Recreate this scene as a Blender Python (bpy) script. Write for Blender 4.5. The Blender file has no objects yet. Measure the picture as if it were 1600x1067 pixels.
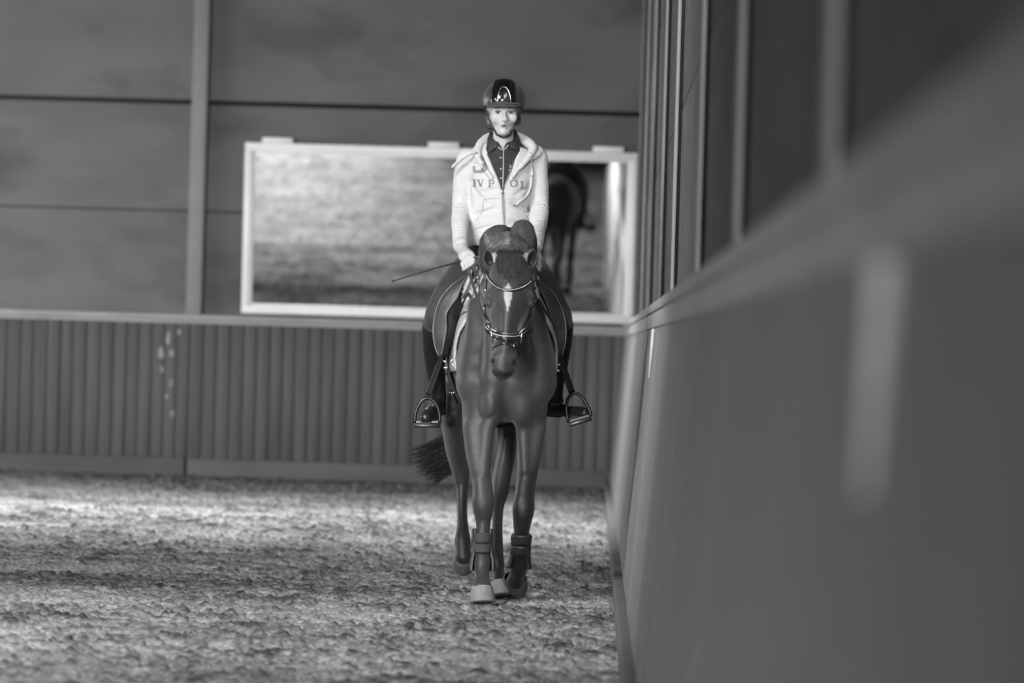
import bpy, bmesh, math, random
import numpy as np
from mathutils import Vector, Matrix

rng = np.random.default_rng(7)
random.seed(7)
SC = bpy.context.scene

# ------------------------------------------------------------------ camera
FPX = 6000.0                       # 135 mm lens on a 36 mm wide sensor, 1600 px
CAM = np.array([0.0, 0.0, 1.2])
_rho = math.radians(1.65)
_y = np.array([126 / FPX, -8.5 / FPX, -1.0]); _y /= np.linalg.norm(_y)
_z = np.array([math.sin(_rho), math.cos(_rho), 0.0]); _z -= _y * _z.dot(_y); _z /= np.linalg.norm(_z)
_x = np.cross(_y, _z)
ROT = np.array([_x, _y, _z])       # camera axes to world axes


def at(px, py, Y):
    """the point at depth Y seen at pixel (px, py): a measuring tool"""
    d = ROT @ np.array([(px - 800) / FPX, (533.5 - py) / FPX, -1.0])
    return CAM + d * (Y / d[1])


camd = bpy.data.cameras.new('camera')
camd.lens = 135.0
camd.sensor_width = 36.0
camd.clip_end = 300
camd.dof.use_dof = True
camd.dof.focus_distance = 17.95
camd.dof.aperture_fstop = 2.4
cam = bpy.data.objects.new('camera', camd)
SC.collection.objects.link(cam)
M4 = Matrix.Identity(4)
for i in range(3):
    for j in range(3):
        M4[i][j] = ROT[i][j]
    M4[i][3] = CAM[i]
cam.matrix_world = M4
SC.camera = cam

# ------------------------------------------------------------------ light
SC.view_settings.view_transform = 'Standard'
SC.view_settings.look = 'None'
SC.view_settings.gamma = 1.0
SC.view_settings.exposure = 0.3
SC.view_settings.use_curve_mapping = False
world = bpy.data.worlds.new('world')
SC.world = world
world.use_nodes = True
world.node_tree.nodes['Background'].inputs[0].default_value = (1, 1, 1, 1)
world.node_tree.nodes['Background'].inputs[1].default_value = 0.06


def area(name, loc, look, sx, sy, power, spread=180):
    L = bpy.data.lights.new(name, 'AREA')
    L.shape = 'RECTANGLE'
    L.size, L.size_y, L.energy = sx, sy, power
    L.spread = math.radians(spread)
    o = bpy.data.objects.new(name, L)
    SC.collection.objects.link(o)
    o.location = loc
    o.rotation_euler = (Vector(look) - Vector(loc)).to_track_quat('-Z', 'Y').to_euler()
    return o


area('skylight_far', (-3.1, 25.6, 5.2), (-3.0, 25.6, 0), 2.0, 8.5, 370, 97)
area('skylight_near', (-5.2, 8.5, 5.2), (-5.2, 8.5, 0), 3.0, 14.0, 400, 112)  # added overhead fill that brightens the sand seen in the mirror
area('skylight_middle', (-4.2, 12.5, 5.1), (-0.7, 18.2, 1.5), 2.0, 2.6, 175, 80)
area('doorway_daylight', (-5.0, -16.0, 1.5), (-1.8, 20.0, 1.9), 5.0, 2.6, 5900, 120)   # the open end door behind the camera
for _yc, _zc in ((12.6, 3.7), (16.3, 3.75)):   # the window band high in the long side wall
    area('high_window_daylight', (0.30, _yc, _zc), (-3.0, _yc + 1.5, 2.0), 3.0, 1.1, 60, 170)
area('far_side_windows', (-11.0, 27.0, 2.8), (0.0, 28.0, 1.2), 9.0, 1.6, 330, 115)

# ------------------------------------------------------------------ materials
MATS = {}


def mat(name, g, rough=0.6, var=0.15, scale=6.0, bump=0.0, bscale=40.0, stretch=(1, 1, 1), metal=0.0, spec=0.5, coat=0.0,
        attr=False, sheen=0.0, mottle=None):
    """grey principled material: noise variation in tone and a noise bump"""
    if name in MATS:
        return MATS[name]
    m = bpy.data.materials.new(name)
    m.use_nodes = True
    nt = m.node_tree
    N, Lk = nt.nodes, nt.links
    b = N['Principled BSDF']
    b.inputs['Roughness'].default_value = rough
    b.inputs['Metallic'].default_value = metal
    b.inputs['Specular IOR Level'].default_value = spec
    b.inputs['Coat Weight'].default_value = coat
    b.inputs['Coat Roughness'].default_value = 0.12
    b.inputs['Sheen Weight'].default_value = sheen
    tc = N.new('ShaderNodeTexCoord')
    mp = N.new('ShaderNodeMapping')
    mp.inputs['Scale'].default_value = stretch
    Lk.new(tc.outputs['Object'], mp.inputs['Vector'])
    nz = N.new('ShaderNodeTexNoise')
    nz.inputs['Scale'].default_value = scale
    nz.inputs['Detail'].default_value = 6
    Lk.new(mp.outputs['Vector'], nz.inputs['Vector'])
    mr = N.new('ShaderNodeMapRange')
    mr.inputs['From Min'].default_value = 0.25
    mr.inputs['From Max'].default_value = 0.75
    mr.inputs['To Min'].default_value = 1 - var
    mr.inputs['To Max'].default_value = 1 + var
    Lk.new(nz.outputs['Fac'], mr.inputs['Value'])
    mul = N.new('ShaderNodeMath')
    mul.operation = 'MULTIPLY'
    Lk.new(mr.outputs['Result'], mul.inputs[0])
    if attr:
        at_ = N.new('ShaderNodeAttribute')
        at_.attribute_name = 'tone'
        Lk.new(at_.outputs['Fac'], mul.inputs[1])
    else:
        mul.inputs[1].default_value = g
    out = mul.outputs[0]
    if mottle:
        n2 = N.new('ShaderNodeTexNoise')
        n2.inputs['Scale'].default_value = mottle[0]
        n2.inputs['Detail'].default_value = 8
        Lk.new(mp.outputs['Vector'], n2.inputs['Vector'])
        r2 = N.new('ShaderNodeMapRange')
        r2.inputs['From Min'].default_value = mottle[1]
        r2.inputs['From Max'].default_value = mottle[2]
        r2.inputs['To Min'].default_value = mottle[3]
        r2.inputs['To Max'].default_value = 1.0
        Lk.new(n2.outputs['Fac'], r2.inputs['Value'])
        m2 = N.new('ShaderNodeMath')
        m2.operation = 'MULTIPLY'
        Lk.new(out, m2.inputs[0])
        Lk.new(r2.outputs['Result'], m2.inputs[1])
        out = m2.outputs[0]
    Lk.new(out, b.inputs['Base Color'])
    if bump:
        nb = N.new('ShaderNodeTexNoise')
        nb.inputs['Scale'].default_value = bscale
        nb.inputs['Detail'].default_value = 4
        Lk.new(mp.outputs['Vector'], nb.inputs['Vector'])
        bp = N.new('ShaderNodeBump')
        bp.inputs['Strength'].default_value = bump
        bp.inputs['Distance'].default_value = 0.01
        Lk.new(nb.outputs['Fac'], bp.inputs['Height'])
        Lk.new(bp.outputs['Normal'], b.inputs['Normal'])
    MATS[name] = m
    return m


# ------------------------------------------------------------------ mesh helpers
def link_mesh(name, V, F, m, parent=None, smooth=True, tone=None):
    me = bpy.data.meshes.new(name)
    V = np.asarray(V, dtype=np.float64).reshape(-1, 3)
    if parent is not None:
        V = V - np.array(parent_origin(parent))
    if isinstance(F, np.ndarray) and F.ndim == 2:
        k = F.shape[1]
        me.vertices.add(len(V))
        me.vertices.foreach_set('co', V.astype(np.float32).ravel())
        me.loops.add(F.size)
        me.loops.foreach_set('vertex_index', F.astype(np.int32).ravel())
        me.polygons.add(len(F))
        me.polygons.foreach_set('loop_start', np.arange(0, F.size, k, dtype=np.int32))
        me.update(calc_edges=True)
        me.validate()
    else:
        me.from_pydata([tuple(v) for v in V], [], [tuple(int(i) for i in f) for f in F])
        me.update()
    if smooth:
        me.polygons.foreach_set('use_smooth', [True] * len(me.polygons))
    if tone is not None:
        a = me.attributes.new('tone', 'FLOAT', 'POINT')
        a.data.foreach_set('value', np.asarray(tone, dtype=np.float32))
    if m is not None:
        me.materials.append(m)
    o = bpy.data.objects.new(name, me)
    SC.collection.objects.link(o)
    if parent is not None:
        o.parent = parent
    return o


def parent_origin(p):
    v = Vector((0, 0, 0))
    while p is not None:
        v = v + p.location
        p = p.parent
    return v


def thing(name, label, cat, loc=(0, 0, 0), group=None):
    o = bpy.data.objects.new(name, None)
    o.empty_display_size = 0.1
    SC.collection.objects.link(o)
    o.location = tuple(float(c) for c in loc)
    return tag(o, label, cat, group)


def tag(o, label, cat, group=None):
    o['label'] = label
    o['category'] = cat
    if group:
        o['group'] = group
    return o


def structure(o):
    o['kind'] = 'structure'
    return o


class MB:
    """collects simple solids into one mesh"""

    def __init__(s):
        s.V, s.F = [], []

    def add(s, V, F):
        n = len(s.V)
        s.V.extend([tuple(v) for v in V])
        s.F.extend([tuple(i + n for i in f) for f in F])
        return s

    def box(s, x0, x1, y0, y1, z0, z1, f=None):
        V = [(x, y, z) for x in (x0, x1) for y in (y0, y1) for z in (z0, z1)]
        if f:
            V = [f(*v) for v in V]
        return s.add(V, [(0, 1, 3, 2), (4, 6, 7, 5), (0, 4, 5, 1), (2, 3, 7, 6), (0, 2, 6, 4), (1, 5, 7, 3)])

    def tube(s, pts, rad, n=8, flat=None, up=(0, 0, 1), cap=True):
        """round or flat tube along pts; flat=(a,b) half sizes along side and up"""
        P = [np.array(p, float) for p in pts]
        k = len(P)
        rad = [rad] * k if np.isscalar(rad) else list(rad)
        upv = np.array(up, float)
        V, F = [], []
        side_prev = None
        for i in range(k):
            t = P[min(i + 1, k - 1)] - P[max(i - 1, 0)]
            t = t / (np.linalg.norm(t) + 1e-12)
            u_ = upv if flat is None or not isinstance(up, list) else np.array(up[i], float)
            if isinstance(up, list):
                u_ = np.array(up[i], float)
            sd = np.cross(t, u_)
            if np.linalg.norm(sd) < 1e-4:
                sd = side_prev if side_prev is not None else np.cross(t, (0.3, 1, 0.2))
            sd = sd / np.linalg.norm(sd)
            side_prev = sd
            nv = np.cross(sd, t)
            for j in range(n):
                a = 2 * math.pi * (j + 0.5) / n
                if flat is None:
                    V.append(P[i] + rad[i] * (math.cos(a) * sd + math.sin(a) * nv))
                else:
                    c, sn = math.cos(a), math.sin(a)
                    e = 0.45
                    c = math.copysign(abs(c) ** e, c)
                    sn = math.copysign(abs(sn) ** e, sn)
                    V.append(P[i] + rad[i] * (flat[0] * c * sd + flat[1] * sn * nv))
        for i in range(k - 1):
            for j in range(n):
                j2 = (j + 1) % n
                F.append((i * n + j, i * n + j2, (i + 1) * n + j2, (i + 1) * n + j))
        if cap:
            F.append(tuple(range(n - 1, -1, -1)))
            F.append(tuple((k - 1) * n + j for j in range(n)))
        return s.add(V, F)

    def sphere(s, c, r, n=12, R=None):
        r = (r, r, r) if np.isscalar(r) else r
        V, F = [], []
        for i in range(n + 1):
            th = math.pi * i / n
            for j in range(2 * n):
                ph = math.pi * j / n
                v = np.array([r[0] * math.sin(th) * math.cos(ph), r[1] * math.sin(th) * math.sin(ph), r[2] * math.cos(th)])
                if R is not None:
                    v = R @ v
                V.append(np.array(c) + v)
        for i in range(n):
            for j in range(2 * n):
                j2 = (j + 1) % (2 * n)
                F.append((i * 2 * n + j, (i + 1) * 2 * n + j, (i + 1) * 2 * n + j2, i * 2 * n + j2))
        return s.add(V, F)

    def grid(s, G, close_u=False):
        """G: array (a, b, 3)"""
        a, b = G.shape[:2]
        F = []
        for i in range(a if close_u else a - 1):
            for j in range(b - 1):
                i2 = (i + 1) % a
                F.append((i * b + j, i2 * b + j, i2 * b + j + 1, i * b + j + 1))
        return s.add(G.reshape(-1, 3), F)

    def build(s, name, m, parent=None, smooth=True, bevel=0.0, sub=0, solid=0.0, offset=0.0):
        o = link_mesh(name, s.V, s.F, m, parent, smooth)
        if solid:
            md = o.modifiers.new('solid', 'SOLIDIFY')
            md.thickness = solid
            md.offset = offset
        if bevel:
            md = o.modifiers.new('bevel', 'BEVEL')
            md.width = bevel
            md.segments = 2
            md.limit_method = 'ANGLE'
        if sub:
            md = o.modifiers.new('sub', 'SUBSURF')
            md.levels = md.render_levels = sub
        return o


def spline(P, n):
    """Catmull-Rom through P (k, d), n samples"""
    P = np.array(P, float)
    k = len(P)
    Q = np.vstack([2 * P[0] - P[1], P, 2 * P[-1] - P[-2]])
    out = []
    for u in np.linspace(0, k - 1 - 1e-9, n):
        i = int(u)
        t = u - i
        a, b, c, d = Q[i:i + 4]
        out.append(0.5 * (2 * b + (c - a) * t + (2 * a - 5 * b + 4 * c - d) * t * t + (3 * b - a - 3 * c + d) * t ** 3))
    return np.array(out)


def vnoise(x, y, seed=0):
    xi, yi = np.floor(x).astype(np.int64), np.floor(y).astype(np.int64)
    xf, yf = x - xi, y - yi
    u, v = xf * xf * (3 - 2 * xf), yf * yf * (3 - 2 * yf)

    def h(i, j):
        n = (i * 374761393 + j * 668265263 + seed * 974711) & 0x7fffffff
        n = ((n ^ (n >> 13)) * 1274126177) & 0x7fffffff
        return ((n ^ (n >> 16)) & 0xffff) / 65535.0
    return (h(xi, yi) * (1 - u) + h(xi + 1, yi) * u) * (1 - v) + (h(xi, yi + 1) * (1 - u) + h(xi + 1, yi + 1) * u) * v


# ------------------------------------------------------------------ the hall
BW = 32.6                                    # depth of the end wall


def rx(z):                                   # the leaning face of the kickboard on the long side
    return 0.17 + 0.078 * z


def nodes_of(m):
    return m.node_tree.nodes, m.node_tree.links, m.node_tree.nodes['Principled BSDF']


def add_mask(m, boxes, tone, wob=0.02, wscale=9.0):
    """marks with their own shape (droppings, wear): boxes = (axis, centre, half width, z0, z1) in object space"""
    N, L, b = nodes_of(m)
    src = b.inputs['Base Color'].links[0].from_socket
    tc = N.new('ShaderNodeTexCoord')
    nz = N.new('ShaderNodeTexNoise')
    nz.inputs['Scale'].default_value = wscale
    nz.inputs['Detail'].default_value = 3
    L.new(tc.outputs['Object'], nz.inputs['Vector'])
    sp = N.new('ShaderNodeSeparateXYZ')
    L.new(tc.outputs['Object'], sp.inputs[0])

    def mth(op, a, c=None, d=None):
        n = N.new('ShaderNodeMath')
        n.operation = op
        for i, q in enumerate((a, c, d)):
            if q is None:
                continue
            if isinstance(q, (int, float)):
                n.inputs[i].default_value = q
            else:
                L.new(q, n.inputs[i])
        return n.outputs[0]
    tot = None
    for ax, c, w, z0, z1 in boxes:
        w_ = mth('MULTIPLY_ADD', nz.outputs['Fac'], wob, c - wob / 2)
        dist = mth('ABSOLUTE', mth('SUBTRACT', sp.outputs[ax], w_))
        thin = mth('MULTIPLY_ADD', nz.outputs['Fac'], w * 1.2, w * 0.35)
        a = mth('LESS_THAN', dist, thin)
        zz = mth('MULTIPLY', mth('GREATER_THAN', sp.outputs[2], z0), mth('LESS_THAN', sp.outputs[2], z1))
        r = mth('MULTIPLY', a, zz)
        tot = r if tot is None else mth('MAXIMUM', tot, r)
    mx = N.new('ShaderNodeMix')
    mx.data_type = 'RGBA'
    L.new(tot, mx.inputs[0])
    L.new(src, mx.inputs[6])
    mx.inputs[7].default_value = (tone, tone, tone, 1)
    L.new(mx.outputs[2], b.inputs['Base Color'])


def build_hall():
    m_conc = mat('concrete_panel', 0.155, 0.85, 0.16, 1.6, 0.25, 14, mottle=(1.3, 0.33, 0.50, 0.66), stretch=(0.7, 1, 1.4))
    m_dark = mat('joint_shadow_gap', 0.03, 0.9)
    m_board = mat('kickboard_wood', 0.064, 0.6, 0.38, 2.2, 0.15, 20, stretch=(5, 1, 0.35))
    m_board2 = mat('kickboard_panel_side', 0.19, 0.55, 0.10, 1.2, 0.08, 20, stretch=(1, 2, 0.3))
    m_rail = mat('rail_timber', 0.34, 0.6, 0.15, 5.0, 0.15, 30, stretch=(1, 1, 3))
    m_rail2 = mat('side_rail_timber', 0.30, 0.6, 0.2, 5.0, 0.15, 30)
    m_sleeper = mat('base_sleeper', 0.10, 0.8, 0.2, 3.0, 0.3, 18, stretch=(0.5, 1, 2))
    m_steel = mat('painted_steel', 0.20, 0.5, 0.1, 5.0, 0.05, 30)
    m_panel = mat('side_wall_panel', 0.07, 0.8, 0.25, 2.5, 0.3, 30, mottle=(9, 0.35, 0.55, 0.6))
    m_roof = mat('roof_sheet', 0.15, 0.8)

    # end wall: stacked concrete panels with joints
    b = MB()
    xs0, xs1 = -9.0, 0.36
    for z0, z1 in ((0.0, 2.252), (2.262, 3.165), (3.205, 5.3)):
        b.box(xs0, xs1, BW + 0.03, BW + 0.3, z0, z1)
    structure(b.build('wall_back', m_conc, bevel=0.006))
    structure(MB().box(xs0, xs1, BW + 0.075, BW + 0.25, 2.2, 3.3).build('wall_back_core', m_dark))
    # kickboard of the end wall: planks with grooves
    b = MB()
    x = -9.0
    while x < 0.5:
        w = 0.112 + rng.uniform(-.008, .008)
        dz = rng.uniform(-0.004, 0.004)
        b.box(x + 0.004, x + w - 0.004, BW - 0.10 + dz, BW + 0.02, 0.02, 1.33)
        x += w
    wb = b.build('wall_back_kickboard', m_board, bevel=0.002)
    structure(wb)
    add_mask(m_board, [(0, -3.60, .014, 1.12, 1.22), (0, -3.57, .016, 1.02, 1.07), (0, -3.66, .020, 1.0, 1.09), (0, -3.65, .013, .88, .93), (0, -3.56, .012, .76, .82), (0, -3.54, .012, .50, .56), (0, -3.51, .010, 1.2, 1.25), (0, -3.60, .009, .66, .69)],
             0.30, 0.06, 16)
    structure(MB().box(-9, .5, BW - 0.05, BW + 0.025, 0, 1.33).build('wall_back_kickboard_backing', m_dark))
    b = MB().box(-9, 0.30, BW - 0.145, BW + 0.08, 1.335, 1.375).box(-9, .30, BW - 0.115, BW + 0.05, 1.30, 1.334)
    structure(b.build('trim_1', m_rail, bevel=0.006))
    b = MB().box(-9, -3.425, BW - 0.17, BW - 0.09, 0.0, 0.16).box(-3.405, 0.22, BW - 0.17, BW - 0.09, 0.0, 0.155)
    structure(b.build('baseboard_back', m_sleeper, bevel=0.01))

    # upright on the end wall
    b = MB().box(-3.455, -3.325, BW - 0.13, BW - 0.115, 1.376, 5.3).box(-3.398, -3.382, BW - 0.115, BW + 0.03, 1.376, 5.3)
    b.box(-3.455, -3.325, BW + 0.012, BW + 0.028, 1.376, 5.3)
    structure(b.build('steel_column', m_steel, bevel=0.003))

    # long side: leaning kickboard in boards, rail, uprights, panels
    b = MB()
    y = -8.0
    while y < 32.4:
        w = 0.40
        if not (20.4 < y + w / 2 < 20.8):
            dz = rng.uniform(-0.0010, 0.0010)
            b.box(0, 0.035, y + 0.003, y + w - 0.003, 0.03, 1.335, f=lambda X, Yy, Z, dz=dz: (rx(Z) + X + dz, Yy, Z))
        else:
            b.box(0.03, 0.045, y, y + 0.08, 0.03, 1.335, f=lambda X, Yy, Z: (rx(Z) + X, Yy, Z))
            b.box(0, 0.035, y + 0.08, y + w - .003, 0.03, 1.335, f=lambda X, Yy, Z: (rx(Z) + X, Yy, Z))
        y += w
    wr = b.build('wall_right_kickboard', m_board2, bevel=0.003)
    structure(wr)
    m_strip = mat('pale_batten', 0.45, .7, .2, 12)  # thin raised strips that draw the pale streaks on the kickboard
    for k, (yb, pr) in enumerate(((3.47, .020), (16.95, .013), (23.1, .013))):
        b = MB().box(-pr, 0.002, yb, yb + .035, 1.07, 1.288, f=lambda X, Yy, Z, pr=pr: (rx(Z) + X * (.35 + .65 * (Z > 1.15)), Yy, Z))
        structure(b.build('trim_%d' % (3 + k), m_strip, bevel=0.003))
    structure(MB().box(0.04, 0.06, -8, 32.5, 0, 1.335, f=lambda X, Yy, Z: (rx(Z) + X, Yy, Z)).build('wall_right_backing', m_dark))
    b = MB().box(0.255, 0.36, -8, 32.48, 1.36, 1.40).box(0.262, 0.285, -8, 32.48, 1.29, 1.359)
    structure(b.build('trim_2', m_rail2, bevel=0.006))
    b = MB().box(0.13, 0.20, -8, 32.5, 0, 0.09)
    structure(b.build('baseboard_right', m_sleeper, bevel=0.012))
    for yc in (1.6, 5.6, 9.28, 12.8, 16.9, 20.1, 23.9, 27.6, 31.3):
        b = MB().box(0.335, 0.350, yc, yc + 0.16, 1.401, 5.3).box(0.351, 0.363, yc + 0.073, yc + 0.087, 1.401, 5.3)
        structure(b.build('steel_column', m_steel, bevel=0.003))
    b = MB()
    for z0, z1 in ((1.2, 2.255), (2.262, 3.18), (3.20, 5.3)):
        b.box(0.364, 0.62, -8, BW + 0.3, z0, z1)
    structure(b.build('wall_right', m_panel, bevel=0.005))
    b = MB().box(-3.8, 0.6, -8.3, -8.0, 0, 5.3).box(-16, -3.8, -8.3, -8.0, 2.05, 5.3)  # unseen end wall, added with its opening shaped to shade the near side wall
    structure(b.build('wall_front', m_conc))
    structure(MB().box(-16, 0.6, -8, BW + 0.3, 5.3, 5.4).build('ceiling', m_roof))


def build_floor():
    m = bpy.data.materials.new('arena_sand')
    m.use_nodes = True
    N, L, b = nodes_of(m)
    b.inputs['Roughness'].default_value = 0.95
    b.inputs['Specular IOR Level'].default_value = 0.15
    tc = N.new('ShaderNodeTexCoord')
    at_ = N.new('ShaderNodeAttribute')
    at_.attribute_name = 'tone'
    n1 = N.new('ShaderNodeTexNoise')
    n1.inputs['Scale'].default_value = 38
    n1.inputs['Detail'].default_value = 6
    L.new(tc.outputs['Object'], n1.inputs['Vector'])
    r = N.new('ShaderNodeMapRange')
    r.inputs['From Min'].default_value = 0.3
    r.inputs['From Max'].default_value = 0.7
    r.inputs['To Min'].default_value = 0.6
    r.inputs['To Max'].default_value = 1.4
    L.new(n1.outputs['Fac'], r.inputs['Value'])
    mu = N.new('ShaderNodeMath')
    mu.operation = 'MULTIPLY'
    L.new(at_.outputs['Fac'], mu.inputs[0])
    L.new(r.outputs['Result'], mu.inputs[1])
    L.new(mu.outputs[0], b.inputs['Base Color'])
    bp = N.new('ShaderNodeBump')
    bp.inputs['Strength'].default_value = 0.5
    bp.inputs['Distance'].default_value = 0.012
    n2 = N.new('ShaderNodeTexNoise')
    n2.inputs['Scale'].default_value = 70
    n2.inputs['Detail'].default_value = 5
    L.new(tc.outputs['Object'], n2.inputs['Vector'])
    L.new(n2.outputs['Fac'], bp.inputs['Height'])
    L.new(bp.outputs['Normal'], b.inputs['Normal'])

    xs = np.concatenate([np.arange(-16, -5.6, 0.16), np.arange(-5.6, -3.9, 0.035), np.arange(-3.9, 0.32, 0.0088)])
    ys = np.concatenate([np.arange(-8, 13.2, 0.12), np.arange(13.2, 14.6, 0.0135), np.arange(14.6, 21.6, 0.0098), np.arange(21.6, 26, 0.0135), np.arange(26, BW + 0.05, 0.026)])
    X, Y = np.meshgrid(xs, ys, indexing='ij')
    wx = X + 0.10 * vnoise(X * 3, Y * 3, 5)
    z = 0.020 * (vnoise(X * 0.8, Y * 1.3, 1) - 0.5) + 0.008 * (vnoise(wx * 3.1, Y * 3.4, 2) - 0.5)
    z += 0.007 * (vnoise(wx * 9, Y * 9, 3) - 0.5)
    big = vnoise(X * 1.7, Y * 1.7, 8) - 0.5
    mid = vnoise(X * 5.1, Y * 5.1, 9) - 0.5
    clod = np.clip(vnoise(wx * 19, Y * 19, 4) - 0.66 + 0.22 * big + .16 * mid, 0, .22) * 0.075
    crumb = np.clip(vnoise(X * 44 + 7, Y * 44, 14) - 0.58 + 0.20 * big + .25 * mid, 0, .22) * 0.060
    z += clod + crumb
    z += 0.006 * (vnoise(X * 45, Y * 45, 6) - 0.5)
    # darker bands across the school, the wider ones also slightly raised
    def cross_band(c, w, a, s1, x0, x1):
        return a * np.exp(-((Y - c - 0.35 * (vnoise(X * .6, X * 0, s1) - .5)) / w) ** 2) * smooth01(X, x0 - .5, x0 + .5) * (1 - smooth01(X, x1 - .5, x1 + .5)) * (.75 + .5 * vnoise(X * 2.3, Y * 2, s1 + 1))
    band = cross_band(18.55, .50, 1.0, 11, -9, -1.0)
    band2 = cross_band(16.0, .45, .7, 13, -9, -1.6)
    band3 = cross_band(21.3, .24, .75, 15, -3.1, -1.4) + cross_band(24.2, .26, .6, 17, -3.4, -1.2) + cross_band(27.3, .3, .55, 19, -3.8, -1.0)
    z += 0.022 * band + 0.014 * band2
    z -= 0.010
    # nothing pokes out through the edges
    z = np.where(X > 0.12, np.minimum(z, 0.02), z)
    # sand lies flat under the feet
    for p, rr in FOOTPRINTS:
        w = np.exp(-(((X - p[0]) ** 2 + (Y - p[1]) ** 2) / rr ** 2))
        z = z * (1 - w) + (-0.012) * w
    tone = 0.31 + 0.11 * (vnoise(X * 2.2, Y * 1.1, 21) - 0.5) + 0.10 * (vnoise(X * 9, Y * 9, 22) - 0.5)
    tone *= 1 - 0.35 * np.clip(clod / 0.012, 0, 1) - 0.55 * np.clip(crumb / 0.007, 0, 1) * (.4 + .9 * vnoise(X * 5, Y * 5, 31))
    tone = np.maximum(tone, .04)
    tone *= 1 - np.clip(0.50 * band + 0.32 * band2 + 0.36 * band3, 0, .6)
    V = np.stack([X, Y, z], -1).reshape(-1, 3)
    a, c = X.shape
    idx = np.arange(a * c).reshape(a, c)
    F = np.stack([idx[:-1, :-1], idx[1:, :-1], idx[1:, 1:], idx[:-1, 1:]], -1).reshape(-1, 4)
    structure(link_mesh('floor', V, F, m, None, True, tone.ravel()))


def build_mirror():
    x0, x1, z0, z1 = -2.985, 0.335, 1.40, 2.845
    yb = BW - 0.055
    tilt = 0.064
    t = thing('wall_mirror', 'large tilted riding mirror in a white frame on the end wall', 'mirror', (0, yb, z0))
    m_fr = mat('white_frame_paint', 0.80, 0.4, 0.05, 3)
    m_gl = bpy.data.materials.new('mirror_glass')
    m_gl.use_nodes = True
    N, L, b = nodes_of(m_gl)
    b.inputs['Metallic'].default_value = 1.0
    b.inputs['Base Color'].default_value = (0.86, 0.86, 0.86, 1)
    b.inputs['Roughness'].default_value = 0.012

    def f(X, Yy, Z):
        return (X, yb + Yy - tilt * (Z - z0), Z)
    w = 0.065
    b = MB()
    b.box(x0, x1, -0.06, 0.0, z0 + .002, z0 + w, f)
    b.box(x0, x1, -0.06, 0.0, z1 - w, z1, f)
    b.box(x0, x0 + w, -0.06, 0.0, z0 + w, z1 - w, f)
    b.box(x1 - w, x1, -0.06, 0.0, z0 + w, z1 - w, f)
    b.build('frame', m_fr, t, bevel=0.006)
    fr = MB()
    e = 0.02
    fr.box(x0 + w, x1 - w, -.045, -.022, z0 + w, z0 + w + e, f).box(x0 + w, x1 - w, -.045, -.022, z1 - w - e, z1 - w, f)
    fr.box(x0 + w, x0 + w + e, -.045, -.022, z0 + w + e, z1 - w - e, f).box(x1 - w - e, x1 - w, -.045, -.022, z0 + w + e, z1 - w - e, f)
    fr.build('inner_bead', m_fr, t, bevel=0.003)
    MB().box(x0 + w - .01, x1 - w + .01, -0.02, -0.012, z0 + w - .01, z1 - w + .01, f).build('mirror_glass', m_gl, t, smooth=False)
    MB().box(x0 + .02, x1 - .02, -0.01, -0.001, z0 + .02, z1 - .02, f).build('back_board', mat('mirror_back', .1), t, smooth=False)
    for px in (437, 695, 951):
        c = at(px, 218, BW)[0]
        b = MB().box(c - .13, c + .13, -0.075, 0.02, z1 + 0.002, z1 + 0.045, f)
        b.box(c - .13, c + .13, 0.02, 0.19, z1 + 0.002, z1 + 0.012, f)
        b.build('bracket', m_fr, t, bevel=0.004)
FOOTPRINTS = [(at(754, 942, 17.72), 0.16), (at(804, 930, 18.25), 0.14), (at(784, 932, 18.2), 0.14), (at(724, 905, 19.2), 0.1)]

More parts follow.
